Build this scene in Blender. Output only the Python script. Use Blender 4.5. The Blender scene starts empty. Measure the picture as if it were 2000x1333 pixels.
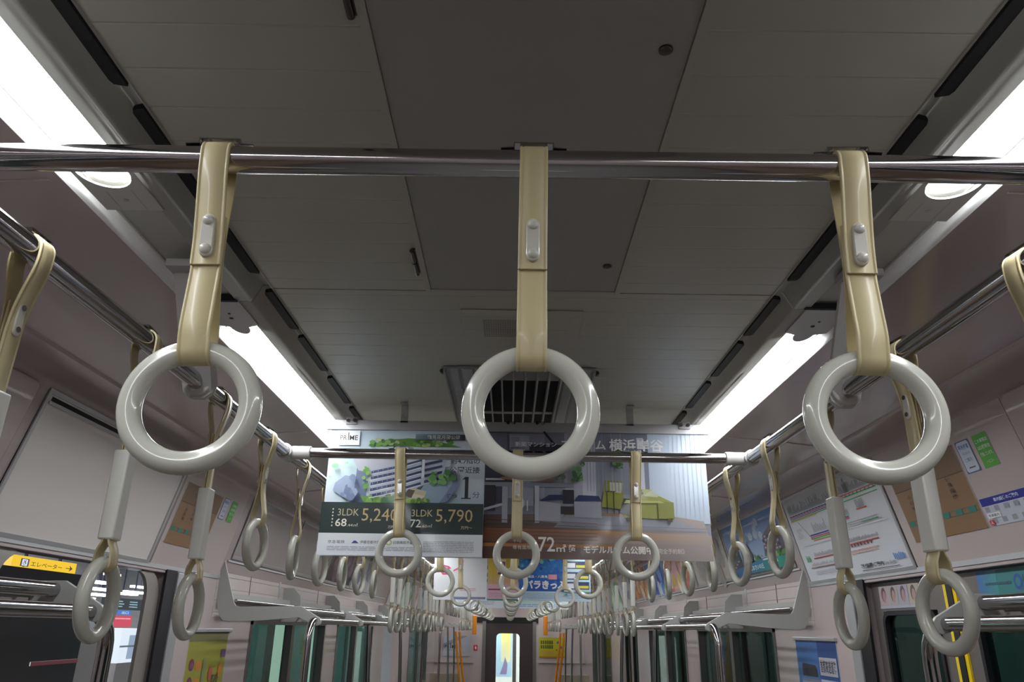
import bpy, math, random
from mathutils import Vector, Matrix
random.seed(7)
C = bpy.context.scene.collection
SC = bpy.context.scene
R = math.radians

# ------------------------------------------------------------------ camera, world, exposure
cd = bpy.data.cameras.new('camera'); cam = bpy.data.objects.new('camera', cd); C.objects.link(cam)
cd.sensor_width = 36.0; cd.sensor_fit = 'HORIZONTAL'; cd.lens = 1452.1 * 36.0 / 2000.0
cd.clip_start = 0.02; cd.clip_end = 100
cam.matrix_world = (Matrix.Translation((-0.0188, 0, 1.5)) @ Matrix.Rotation(0.0013, 4, 'Z')
                    @ Matrix.Rotation(math.pi/2 + 0.3697, 4, 'X') @ Matrix.Rotation(0.0145, 4, 'Z'))
SC.camera = cam
w = bpy.data.worlds.new('world'); SC.world = w; w.use_nodes = True
w.node_tree.nodes['Background'].inputs[0].default_value = (0.05, 0.055, 0.07, 1)
w.node_tree.nodes['Background'].inputs[1].default_value = 0.25
vs = SC.view_settings
vs.view_transform = 'Standard'; vs.look = 'None'; vs.exposure = 0.0; vs.gamma = 1.0; vs.use_curve_mapping = False
SC.cycles.max_bounces = 10; SC.cycles.diffuse_bounces = 5; SC.cycles.glossy_bounces = 5
SC.cycles.transparent_max_bounces = 12; SC.cycles.sample_clamp_indirect = 4.0
SC.cycles.use_denoising = True
LAMP = 25.0

# ------------------------------------------------------------------ colours and materials
def lin(c):
    if isinstance(c, str):
        c = tuple(int(c[i:i+2], 16)/255 for i in (0, 2, 4))
    return tuple((x/12.92 if x <= 0.04045 else ((x+0.055)/1.055)**2.4) for x in c)
MATS = {}
def mat(name, col, rough=0.5, metal=0.0, coat=0.0, emis=None, estr=0.0, spec=0.5, bump=None, noise=0.0, ior=None):
    m = bpy.data.materials.new(name); m.use_nodes = True; MATS[name] = m
    nt = m.node_tree; b = nt.nodes['Principled BSDF']
    c = lin(col)
    b.inputs['Base Color'].default_value = (*c, 1)
    b.inputs['Roughness'].default_value = rough; b.inputs['Metallic'].default_value = metal
    b.inputs['Coat Weight'].default_value = coat; b.inputs['Coat Roughness'].default_value = 0.06
    b.inputs['Specular IOR Level'].default_value = spec
    if emis is not None:
        b.inputs['Emission Color'].default_value = (*lin(emis), 1); b.inputs['Emission Strength'].default_value = estr
    if noise:
        tc = nt.nodes.new('ShaderNodeTexCoord'); n = nt.nodes.new('ShaderNodeTexNoise'); n.inputs['Scale'].default_value = 9
        n.inputs['Detail'].default_value = 5
        mx = nt.nodes.new('ShaderNodeMix'); mx.data_type = 'RGBA'
        mx.inputs[6].default_value = (*[x*(1-noise) for x in c], 1); mx.inputs[7].default_value = (*[min(1, x*(1+noise)) for x in c], 1)
        nt.links.new(tc.outputs['Object'], n.inputs['Vector']); nt.links.new(n.outputs['Fac'], mx.inputs[0]); nt.links.new(mx.outputs[2], b.inputs['Base Color'])
    if bump:
        tc = nt.nodes.new('ShaderNodeTexCoord'); n = nt.nodes.new('ShaderNodeTexNoise'); n.inputs['Scale'].default_value = bump[0]
        bp = nt.nodes.new('ShaderNodeBump'); bp.inputs['Strength'].default_value = bump[1]; bp.inputs['Distance'].default_value = 0.002
        nt.links.new(tc.outputs['Object'], n.inputs['Vector']); nt.links.new(n.outputs['Fac'], bp.inputs['Height']); nt.links.new(bp.outputs['Normal'], b.inputs['Normal'])
    return m
M_ceil = mat('ceiling_panel', 'b4b3aa', 0.42, coat=0.25, noise=0.03)
M_ceil.node_tree.nodes['Principled BSDF'].inputs['Coat Roughness'].default_value = 0.3
M_hatch = mat('ceiling_hatch_panel', 'a09f9c', 0.42, noise=0.03)
M_chan = mat('ceiling_channel', 'b2b1ab', 0.4)
M_lip = mat('lamp_housing_enamel', 'c4c2be', 0.3)
M_wall = mat('glossy_pink_grey_lining', 'b6a8a8', 0.22, coat=0.5, bump=(6, 0.25))
M_wall2 = mat('matt_pink_grey_lining', 'bdb1af', 0.35, coat=0.2)
M_refl = mat('white_lamp_reflector', 'f2f2f2', 0.25)
M_dark = mat('black_trim_and_shade', '0c0b10', 0.7)  # matt black for trim, and for shade inside slots and gaps
M_brown = mat('dark_brown_header', '4a4248', 0.4, coat=0.2)
M_rubber = mat('black_rubber', '0b0a12', 0.6)
M_chrome = mat('polished_steel', 'b9b6b8', 0.1, 1.0)
M_steel = mat('brushed_steel', '8c8a8a', 0.32, 1.0)
M_alu = mat('aluminium_frame', 'b4b5b8', 0.4, 0.5)
M_dframe = mat('door_frame_steel', '9a9590', 0.45, 0.5)
M_speaker = mat('speaker_holes', '6f6d69', 0.6)
M_outlet = mat('outlet_enamel', '9b9d9f', 0.4)
M_roof = mat('platform_roof_sheet', 'a8acb0', 0.7, noise=0.1)
M_white = mat('white_enamel', 'c9c8c6', 0.35, coat=0.3)
M_rack = mat('rack_plate_enamel', 'a3a4a1', 0.4)
M_panel = mat('pale_advert_backing', 'd8d2cf', 0.3, coat=0.3)
M_grey = mat('light_grey_enamel', 'b1afb0', 0.4)
M_ring = mat('ivory_ring_plastic', 'cccdc2', 0.22, coat=0.6)
M_strap = mat('cream_strap_vinyl', 'cfc197', 0.42, coat=0.15)
M_sleeve = mat('white_sleeve_vinyl', 'efefe8', 0.5, bump=(30, 0.3))
M_buckle = mat('white_buckle_plastic', 'd6d3ca', 0.25, coat=0.5)
M_floor = mat('grey_floor', '6c6866', 0.5, noise=0.1)
M_seat = mat('brown_seat_moquette', '7d6a5c', 0.9, noise=0.1)
M_beige = mat('beige_partition', 'a09484', 0.5)
M_orange = mat('orange_grip', 'e08a10', 0.45)
M_yellow = mat('yellow_strip', 'f0d010', 0.5)
M_leaf = mat('stainless_door_leaf', '77706e', 0.38, 0.35, noise=0.04)
M_doorbrown = mat('dark_brown_door', '3a3030', 0.4)
M_screw = mat('dark_screw', '5a5552', 0.3, 0.9)
M_lens = mat('lamp_lens', 'ffffff', 0.5, emis='f5f8fa', estr=LAMP)
M_concrete = mat('platform_concrete', '8a8886', 0.8, noise=0.1)
M_outdark = mat('dark_parked_stock', '1a1c28', 0.3)
M_teal = mat('teal_platform_wall', '66807e', 0.5, noise=0.3)
M_print = mat('printed_paper', 'ffffff', 0.45, coat=0.15)
nt = M_print.node_tree; a = nt.nodes.new('ShaderNodeVertexColor'); a.layer_name = 'ink'
nt.links.new(a.outputs['Color'], nt.nodes['Principled BSDF'].inputs['Base Color'])
def lit_print(name, strength):
    m = mat(name, 'ffffff', 0.5); t = m.node_tree; v = t.nodes.new('ShaderNodeVertexColor'); v.layer_name = 'ink'
    b = t.nodes['Principled BSDF']; t.links.new(v.outputs['Color'], b.inputs['Emission Color']); b.inputs['Emission Strength'].default_value = strength
    b.inputs['Base Color'].default_value = (0.1, 0.1, 0.1, 1)
    return m
M_lit = lit_print('glowing_print', 1.0)  # self-glowing print for signs and for the red kiosk reflection
M_platlamp = mat('platform_lamp', 'ffffff', 0.5, emis='f0f4ff', estr=8)
def glass(name, tint, refl=0.12):
    m = bpy.data.materials.new(name); m.use_nodes = True; t = m.node_tree; t.nodes.clear()
    o = t.nodes.new('ShaderNodeOutputMaterial'); mx = t.nodes.new('ShaderNodeMixShader'); tr = t.nodes.new('ShaderNodeBsdfTransparent'); g = t.nodes.new('ShaderNodeBsdfGlossy')
    lw = t.nodes.new('ShaderNodeLayerWeight'); lw.inputs[0].default_value = 0.5
    f = t.nodes.new('ShaderNodeMath'); f.operation = 'POWER'; f.inputs[1].default_value = 5.0; t.links.new(lw.outputs['Facing'], f.inputs[0])
    ad = t.nodes.new('ShaderNodeMath'); ad.operation = 'MULTIPLY_ADD'; ad.inputs[1].default_value = 0.5; ad.inputs[2].default_value = refl
    tr.inputs[0].default_value = (*lin(tint), 1); g.inputs['Roughness'].default_value = 0.02
    t.links.new(f.outputs[0], ad.inputs[0]); t.links.new(ad.outputs[0], mx.inputs[0]); t.links.new(tr.outputs[0], mx.inputs[1]); t.links.new(g.outputs[0], mx.inputs[2]); t.links.new(mx.outputs[0], o.inputs[0])
    return m
M_glass = glass('green_tinted_glass', 'c6dfd8', 0.03)
M_clear = glass('clear_door_glass', 'e4eae8', 0.02)

# shallow cross grooves of the ceiling boards, every 75 mm along the car
def groove(m, pitch, depth, axis=1, dark=0.75):
    t = m.node_tree; b = t.nodes['Principled BSDF']
    tc = t.nodes.new('ShaderNodeTexCoord'); sx = t.nodes.new('ShaderNodeSeparateXYZ'); t.links.new(tc.outputs['Object'], sx.inputs[0])
    d = t.nodes.new('ShaderNodeMath'); d.operation = 'DIVIDE'; d.inputs[1].default_value = pitch; t.links.new(sx.outputs[axis], d.inputs[0])
    fr = t.nodes.new('ShaderNodeMath'); fr.operation = 'FRACT'; t.links.new(d.outputs[0], fr.inputs[0])
    s = t.nodes.new('ShaderNodeMath'); s.operation = 'SUBTRACT'; s.inputs[1].default_value = 0.5; t.links.new(fr.outputs[0], s.inputs[0])
    ab = t.nodes.new('ShaderNodeMath'); ab.operation = 'ABSOLUTE'; t.links.new(s.outputs[0], ab.inputs[0])
    mr = t.nodes.new('ShaderNodeMapRange'); mr.inputs['From Min'].default_value = 0.5 - 0.0022/pitch; mr.inputs['From Max'].default_value = 0.5
    mr.inputs['To Min'].default_value = 1; mr.inputs['To Max'].default_value = 0; t.links.new(ab.outputs[0], mr.inputs['Value'])
    bp = t.nodes.new('ShaderNodeBump'); bp.inputs['Strength'].default_value = 1; bp.inputs['Distance'].default_value = depth
    t.links.new(mr.outputs[0], bp.inputs['Height']); t.links.new(bp.outputs['Normal'], b.inputs['Normal'])
groove(M_ceil, 0.075, 0.0012)
M_groove = mat('grooved_window_lining', 'bdb1af', 0.35, coat=0.2); groove(M_groove, 0.05, 0.002, axis=2)

# ------------------------------------------------------------------ mesh builder
class MB:
    def __init__(s): s.v = []; s.f = []; s.c = []; s.hasc = False
    def add(s, vs, fs, col=None):
        o = len(s.v); s.v += [tuple(p) for p in vs]
        for f in fs:
            s.f.append(tuple(i+o for i in f)); s.c.append(col)
        if col is not None: s.hasc = True
        return s
    def box(s, x0, x1, y0, y1, z0, z1, col=None):
        v = [(x, y, z) for x in (x0, x1) for y in (y0, y1) for z in (z0, z1)]
        return s.add(v, [(0,1,3,2),(4,6,7,5),(0,4,5,1),(2,3,7,6),(0,2,6,4),(1,5,7,3)], col)
    def tube(s, pts, r, n=12, cap=True, rb=None):
        pts = [Vector(p) for p in pts]; rings = []; up = None
        for i, p in enumerate(pts):
            t = ((pts[min(i+1, len(pts)-1)]-p).normalized() + (p-pts[max(i-1, 0)]).normalized()).normalized()
            if up is None:
                up = Vector((0, 0, 1)) if abs(t.z) < 0.9 else Vector((1, 0, 0))
            a = up - t*up.dot(t)
            if a.length < 1e-5: a = t.orthogonal()
            a.normalize(); up = a; b = t.cross(a)
            rr = r if not hasattr(r, '__len__') else r[i]
            rings.append([p + (a*math.cos(q) + b*math.sin(q))*rr for q in [2*math.pi*k/n for k in range(n)]])
        o = [v for rg in rings for v in rg]; f = []
        for i in range(len(rings)-1):
            for k in range(n):
                f.append((i*n+k, i*n+(k+1) % n, (i+1)*n+(k+1) % n, (i+1)*n+k))
        if cap: f += [tuple(range(n-1, -1, -1)), tuple((len(rings)-1)*n+k for k in range(n))]
        return s.add(o, f)
    def prism(s, outline, fn, d0, d1, col=None):
        """outline: 2D points; fn(a, b, d) -> xyz; from depth d0 to d1"""
        n = len(outline); v = [fn(a, b, d0) for a, b in outline] + [fn(a, b, d1) for a, b in outline]
        f = [tuple(range(n)), tuple(range(2*n-1, n-1, -1))] + [(i, i+n, (i+1) % n+n, (i+1) % n) for i in range(n)]
        return s.add(v, f, col)
    def torus(s, c, Rr, r, n=48, m=16, plane='xz'):
        v = []; f = []
        for i in range(n):
            a = 2*math.pi*i/n
            for k in range(m):
                b = 2*math.pi*k/m; q = Rr + r*math.cos(b); h = r*math.sin(b)
                p = (q*math.cos(a), h, q*math.sin(a)) if plane == 'xz' else (q*math.cos(a), q*math.sin(a), h)
                v.append((c[0]+p[0], c[1]+p[1], c[2]+p[2]))
        for i in range(n):
            for k in range(m): f.append((i*m+k, i*m+(k+1) % m, ((i+1) % n)*m+(k+1) % m, ((i+1) % n)*m+k))
        return s.add(v, f)
    def dome(s, c, r, h, axis, n=16, m=5):
        """dome standing at c, along unit axis"""
        ax = Vector(axis); u = ax.orthogonal().normalized(); w_ = ax.cross(u); v = []; f = []
        for j in range(m+1):
            t = j/m*math.pi/2
            for k in range(n):
                q = 2*math.pi*k/n
                v.append(Vector(c) + (u*math.cos(q)+w_*math.sin(q))*r*math.cos(t)*0.999 + ax*h*math.sin(t))
        for j in range(m):
            for k in range(n): f.append((j*n+k, j*n+(k+1) % n, (j+1)*n+(k+1) % n, (j+1)*n+k))
        f.append(tuple(m*n+k for k in range(n)))
        return s.add(v, f)
    def sheet(s, prof, y0, y1, col=None, ys=None):
        """profile of (x, z) swept along y"""
        ys = ys or [y0, y1]; n = len(prof)
        v = [(x, y, z) for y in ys for x, z in prof]
        f = [(j*n+i, j*n+i+1, (j+1)*n+i+1, (j+1)*n+i) for j in range(len(ys)-1) for i in range(n-1)]
        return s.add(v, f, col)
    def build(s, name, m, parent=None, smooth=35, bevel=0, solid=0):
        me = bpy.data.meshes.new(name); me.from_pydata(s.v, [], s.f); me.update()
        import bmesh
        if not s.hasc and not solid:
            b = bmesh.new(); b.from_mesh(me); bmesh.ops.recalc_face_normals(b, faces=b.faces); b.to_mesh(me); b.free()
        if s.hasc:
            at = me.color_attributes.new('ink', 'FLOAT_COLOR', 'CORNER'); i = 0; buf = []
            for p, c in zip(me.polygons, s.c):
                if c is None: c = (1, 1, 1)
                if isinstance(c[0], (tuple, list)):
                    for q in range(p.loop_total): buf += [*c[q % len(c)], 1]
                else:
                    buf += [*c, 1]*p.loop_total
            at.data.foreach_set('color', buf)
        if smooth:
            me.polygons.foreach_set('use_smooth', [True]*len(me.polygons)); me.set_sharp_from_angle(angle=R(smooth))
        me.materials.append(m)
        o = bpy.data.objects.new(name, me); C.objects.link(o)
        if parent: o.parent = parent
        if bevel:
            bm_ = o.modifiers.new('edge', 'BEVEL'); bm_.width = bevel; bm_.segments = 2; bm_.limit_method = 'ANGLE'
        if solid:
            sm = o.modifiers.new('thick', 'SOLIDIFY'); sm.thickness = solid; sm.offset = 0
        return o
def tag(o, label, cat, group=None):
    o['label'] = label; o['category'] = cat
    if group: o['group'] = group
    return o
def thing(name, label, cat, loc=(0, 0, 0), rz=0, group=None):
    o = bpy.data.objects.new(name, None); C.objects.link(o); o.location = loc; o.rotation_euler = (0, 0, rz); o.empty_display_size = 0.05
    return tag(o, label, cat, group)
def struct(o): o['kind'] = 'structure'; return o
def dup(root, loc, rot, label, group=None):
    r = root.copy(); C.objects.link(r); r.location = loc; r.rotation_euler = rot; r['label'] = label
    if group: r['group'] = group
    for ch in list(root.children):
        c = ch.copy(); C.objects.link(c); c.parent = r
        for g in ch.children:
            d = g.copy(); C.objects.link(d); d.parent = c
    return r
ORD = ['nearest', 'second', 'third', 'fourth', 'fifth', 'sixth', 'seventh', 'eighth', 'ninth', 'tenth', 'eleventh', 'twelfth', 'thirteenth', 'fourteenth',
       'fifteenth', 'sixteenth', 'seventeenth', 'eighteenth', 'nineteenth', 'twentieth']
SIDE = {-1: 'left', 1: 'right'}
Y0, Y1 = -2.6, 14.0
FZ = -0.2

# ------------------------------------------------------------------ shell
struct(MB().box(-1.36, 1.36, Y0, Y1, FZ-0.05, FZ).build('floor', M_floor, smooth=0))
cb = MB().box(-0.518, 0.518, Y0, 1.398, 2.152, 2.18).box(-0.518, 0.518, 1.402, 4.6, 2.152, 2.18).box(-0.518, 0.518, 4.604, 7.8, 2.152, 2.18).box(-0.518, 0.518, 7.804, Y1, 2.152, 2.18)
struct(cb.build('ceiling', M_ceil, smooth=0))
struct(MB().box(-0.56, 0.56, Y0, Y1, 2.185, 2.2).build('trim_1', M_dark, smooth=0))
n = 2
for s in (-1, 1):
    # ceiling-edge channel; air slots are black inlays standing in for their shade
    segs = [(-1.9, -1.0), (-0.95, -0.05), (0.0, 0.775), (0.818, 1.316), (1.40, 1.609), (1.658, 1.91), (1.967, 2.22)]
    y = 2.27
    while y < 13.6: segs.append((y, y+0.25)); y += 0.303
    for a, b in [(Y0, 1.384), (1.388, 4.6), (4.604, 7.8), (7.804, Y1)]:
        mb = MB(); mb.sheet([(s*0.518, 2.154), (s*0.533, 2.153), (s*0.5355, 2.150), (s*0.543, 2.134), (s*0.5475, 2.1265), (s*0.551, 2.1185), (s*0.5535, 2.1155), (s*0.5555, 2.1155), (s*0.5575, 2.1163), (s*0.5825, 2.1165), (s*0.5835, 2.130)], a, b)
        struct(mb.build('trim_%d' % n, M_chan, smooth=50, solid=0.002)); n += 1
    mb = MB()
    for a, b in segs:
        mb.prism([(s*0.5185, a), (s*0.5345, a+0.004), (s*0.5380, a+0.014), (s*0.5380, b-0.014), (s*0.5345, b-0.004), (s*0.5185, b)], lambda p, q, d: (p, q, d), 2.1440, 2.1530)
    struct(mb.build('trim_%d' % n, M_dark, smooth=0)); n += 1
    struct(MB().box(*sorted((s*0.5165, s*0.5183)), Y0, Y1, 2.1490, 2.153).build('trim_%d' % n, M_lip, smooth=0)); n += 1
    # lamp trough and its outer reflector
    mb = MB(); mb.sheet([(s*0.5835, 2.130), (s*0.664, 2.130)], Y0, Y1); struct(mb.build('trim_%d' % n, M_chan, smooth=0, solid=0.001)); n += 1
    mb = MB(); mb.box(*sorted((s*0.664, s*0.6675)), Y0, Y1, 2.1270, 2.130); struct(mb.build('trim_%d' % n, M_lip, smooth=0)); n += 1
    mb = MB(); mb.sheet([(s*0.6675, 2.1275), (s*0.676, 2.1235), (s*0.6815, 2.116), (s*0.684, 2.1065)], Y0, Y1); struct(mb.build('trim_%d' % n, M_refl, smooth=60, solid=0.001)); n += 1
    # cove wall
    wl = MB()
    prof = [(0.684, 2.1065), (0.70, 2.1045), (0.80, 2.099), (0.90, 2.090), (1.0, 2.078), (1.03, 2.074), (1.034, 2.067), (1.06, 2.065), (1.10, 2.071), (1.15, 2.0745), (1.18, 2.073), (1.20, 2.068), (1.2085, 2.058)]
    prof += [(1.2085 + 0.0945*t, 2.058 - 0.356*t) for t in (0.33, 0.66, 1)]
    wl.sheet([(s*x, z) for x, z in prof], Y0, Y1)
    # vertical wall with openings
    doors = [(1.86, 2.92), (8.2, 9.3)]; wins = [(-1.2, 1.2), (3.95, 5.55), (5.95, 7.5), (10.3, 12.6)]
    cuts = sorted([(a, b, 'd') for a, b in doors] + [(a, b, 'w') for a, b in wins]); y = Y0
    X0, X1 = sorted((s*1.30, s*1.37))
    for a, b, k in cuts:
        wl.box(X0, X1, y, a, FZ, 1.702)
        if k == 'd': wl.box(X0, X1, a, b, 1.678, 1.702)
        else: wl.box(X0, X1, a, b, FZ, 0.72); wl.box(X0, X1, a, b, 1.525, 1.702)
        y = b
    wl.box(X0, X1, y, Y1, FZ, 1.702)
    struct(wl.build('wall_'+SIDE[s], M_wall, smooth=40))
    # seams of the cove panels
    for k, y in enumerate((0.93, 2.42, 3.47, 5.2, 6.9, 8.0, 9.6)):
        mb = MB()
        pts = [(s*x, y, z-0.0005) for x, z in prof[1:6]]
        mb.tube(pts, 0.0022, 6); struct(mb.build('trim_%d' % n, M_wall2)); n += 1
    mb = MB(); mb.box(*sorted((s*1.296, s*1.304)), Y0, 3.47, 1.688, 1.703).box(*sorted((s*1.28, s*1.302)), 3.47, 8.0, 1.765, 1.772)
    struct(mb.build('trim_%d' % n, M_alu, smooth=0)); n += 1
struct(MB().box(-1.37, -0.42, Y1, Y1+0.06, FZ, 2.2).box(0.40, 1.37, Y1, Y1+0.06, FZ, 2.2).box(-0.42, 0.40, Y1, Y1+0.06, 1.60, 2.2).build('wall_end', M_wall2, smooth=0))
struct(MB().box(-1.37, 1.37, Y0-0.06, Y0, FZ, 2.2).build('wall_back', M_wall2, smooth=0))
# cross seam of the ceiling boards
for y in (1.400, 4.602, 7.802):
    struct(MB().box(-0.518, 0.518, y-0.0012, y+0.0012, 2.1535, 2.156).build('trim_%d' % n, M_dark, smooth=0)); n += 1

# ------------------------------------------------------------------ ceiling lamps
def lamp(s, ya, yb, label):
    t = thing('ceiling_lamp', label, 'lamp', (s*0.6225, ya, 2.1255), 0, 'strip lamps along the ceiling')
    hw, dp, cap = 0.038, 0.0075, 0.040
    st = []
    for k in range(6): q = k/5*math.pi/2; st.append((0.0+cap*(1-math.sin(q)), math.cos(q)))
    st = [(ya+cap*(1-math.cos(k/6*math.pi/2)), max(0.02, math.sin(k/6*math.pi/2))) for k in range(7)] + [(yb-cap*(1-math.cos(k/6*math.pi/2)), max(0.02, math.sin(k/6*math.pi/2))) for k in range(6, -1, -1)]
    if st[0][0] > 1: st = [(ya+0.045, 1.0), (ya+0.05, 1.0)] + st[7:]
    v = []; f = []; m = 12
    for y, wd in st:
        for k in range(m+1):
            a = math.pi*k/m
            v.append((s*0 + hw*wd*math.cos(a), y-ya, -dp*math.sin(a)*min(1, wd*1.5)+0.0005))
    for j in range(len(st)-1):
        for k in range(m): f.append((j*(m+1)+k, j*(m+1)+k+1, (j+1)*(m+1)+k+1, (j+1)*(m+1)+k))
    MB().add(v, f).build('lens', M_lens, t, smooth=60)
    # end plates: flat at one end, with a rounded tongue over the lens at the other
    Ly = yb-ya; e = MB()
    e.prism([(-0.0455, Ly-0.04), (-0.0385, Ly-0.04)] + [(-0.0385*math.cos(R(q)), Ly-0.04+0.042*math.sin(R(q))) for q in range(10, 171, 10)] + [(0.0385, Ly-0.04), (0.0455, Ly-0.04), (0.0455, Ly+0.066), (-0.0455, Ly+0.066)], lambda a, b, d: (a, b, d), -0.0115, -0.0085)
    e.build('end_plate', M_lip, t, smooth=0)
    MB().box(-0.020, -0.0192, yb-ya+0.012, yb-ya+0.066, -0.0119, -0.0114).build('plate_seam', M_chan, t, smooth=0); MB().box(0.0200, 0.0208, yb-ya+0.008, yb-ya+0.066, -0.0119, -0.0114).build('plate_seam', M_chan, t, smooth=0)
    MB().box(-0.05, 0.042, -0.124, -0.116, -0.0128, 0.0).build('plate_gap_shade', M_dark, t, smooth=0)  # black strip standing in for the dark gap before the plate
    e2 = MB(); o = [(-0.045, -0.115), (0.045, -0.115), (0.045, 0.01)] + [(0.021*math.cos(a), 0.02+0.042*math.sin(a)) for a in [math.pi*k/10 for k in range(11)]] + [(-0.045, 0.01)]
    e2.prism(o, lambda a, b, d: (a, b+0.0, d), -0.0125, 0.0).build('end_plate', M_grey, t, smooth=0)
    sc = MB().tube([(0, -0.03, -0.0122), (0, -0.03, -0.0133)], 0.0045, 10).tube([(0.004, -0.055, -0.0122), (0.004, -0.055, -0.0133)], 0.003, 10)
    sc.build('screw', M_dark, t)
    sc = MB().tube([(0.0, yb-ya+0.035, -0.0112), (0.0, yb-ya+0.035, -0.0128)], 0.004, 10).build('screw', M_grey, t)
    return t
for s in (-1, 1):
    for k, (a, b) in enumerate([(-2.3, 0.965), (1.50, 4.55), (5.09, 7.9), (8.44, 10.9), (11.44, 13.85)]):
        lamp(s, a, b, ['bright strip lamp over the %s rail ending before the steel crossbar', 'bright strip lamp on the %s running up to the hanging posters',
             'third bright strip lamp on the %s, behind the hanging posters', 'fourth bright strip lamp on the %s, far down the car', 'farthest bright strip lamp on the %s by the end door'][k] % SIDE[s])

# ------------------------------------------------------------------ ceiling hatch, speaker plate, louvre outlet
h = thing('ceiling_hatch', 'dark grey hinged hatch panel in the ceiling above the crossbar', 'hatch', (0, 0.4, 2.15))
MB().box(-0.188, 0.188, -0.9, 0.985, -0.001, 0.0015).build('panel', M_hatch, h, smooth=0)
fr = MB().box(-0.2, -0.189, -0.9, 0.996, -0.004, 0.0015).box(0.189, 0.2, -0.9, 0.996, -0.004, 0.0015).box(-0.189, 0.189, 0.986, 0.996, -0.0025, 0.0015)
fr.build('frame', M_chan, h, smooth=0)
for ya in (0.16, 0.815):
    q = MB(); q.tube([(-0.2075, ya, -0.0045), (-0.2075, ya+0.044, -0.0045)], 0.004, 12).tube([(-0.2075, ya+0.047, -0.0045), (-0.2075, ya+0.095, -0.0045)], 0.0045, 12)
    q.box(-0.2075, -0.199, ya, ya+0.095, -0.002, 0.0005)
    q.build('hinge', M_screw, h)
for ya in (0.302, 0.871):
    q = MB(); q.tube([(0.159, ya, -0.001), (0.159, ya, -0.003)], 0.0085, 20).dome((0.159, ya, -0.003), 0.0075, 0.0025, (0, 0, -1))
    q.build('screw', M_screw, h)
sp = thing('speaker_plate', 'square ceiling plate with a perforated speaker patch, before the louvre', 'speaker', (0, 1.6, 2.151))
MB().box(-0.135, 0.135, -0.108, 0.108, -0.0022, 0.0005).build('plate', M_ceil, sp, smooth=0, bevel=0.0008)
hb = MB()
for i in range(24):
    for j in range(16):
        x = -0.085 + i*0.125/23; y = -0.055 + j*0.1/15
        hb.add([(x-0.0022, y-0.0016, -0.0024), (x+0.0022, y-0.0016, -0.0024), (x+0.0022, y+0.0016, -0.0024), (x-0.0022, y+0.0016, -0.0024)], [(0, 1, 2, 3)])
hb.build('perforation', M_speaker, sp, smooth=0)
def outlet(y0, y1, label):
    g = thing('air_outlet', label, 'air outlet', (0, y0, 2.15), 0, 'louvred air outlets in the ceiling')
    L = y1-y0
    f = MB()
    for s in (-1, 1):
        f.prism([(s*0.203, 0.0), (s*0.203, -0.014), (s*0.199, -0.014), (s*0.197, -0.004), (s*0.185, -0.006), (s*0.165, -0.006), (s*0.157, -0.001), (s*0.150, -0.008), (s*0.126, -0.008), (s*0.12, 0.0)], lambda a, b, d: (a, d, b), 0, L)
    f.box(-0.165, 0.165, -0.004, 0.0, -0.006, 0.0)
    f.build('frame', M_outlet, g, smooth=0)
    MB().box(-0.12, 0.12, 0.02, L, -0.002, 0.001).build('recess_shade', M_dark, g, smooth=0)  # flat black sheet painted for the shade inside the outlet
    MB().box(-0.12, 0.12, 0.0, 0.10, -0.0045, -0.0015).build('crosspiece', M_grey, g, smooth=0); MB().box(-0.12, 0.12, 0.42, 0.445, -0.0045, -0.0015).build('crosspiece', M_grey, g, smooth=0)
    for k in range(8):
        x = -0.112 + k*0.032
        MB().prism([(x-0.0012, -0.001), (x-0.0012, -0.028), (x+0.0035, -0.028), (x+0.0035, -0.026), (x+0.0012, -0.025), (x+0.0012, -0.001)], lambda a, b, d: (a, d, b), 0.002, L).build('louvre', M_chan, g, smooth=0)
    q = MB()
    for s in (-1, 1): q.tube([(s*0.208, 0.02, -0.006), (s*0.208, 0.032, -0.006)], 0.006, 10)
    q.build('latch', M_screw, g)
outlet(1.87, 3.6, 'grey louvred air outlet in the ceiling behind the middle strap ring')
outlet(5.0, 6.9, 'far louvred air outlet hidden beyond the hanging posters')

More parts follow.
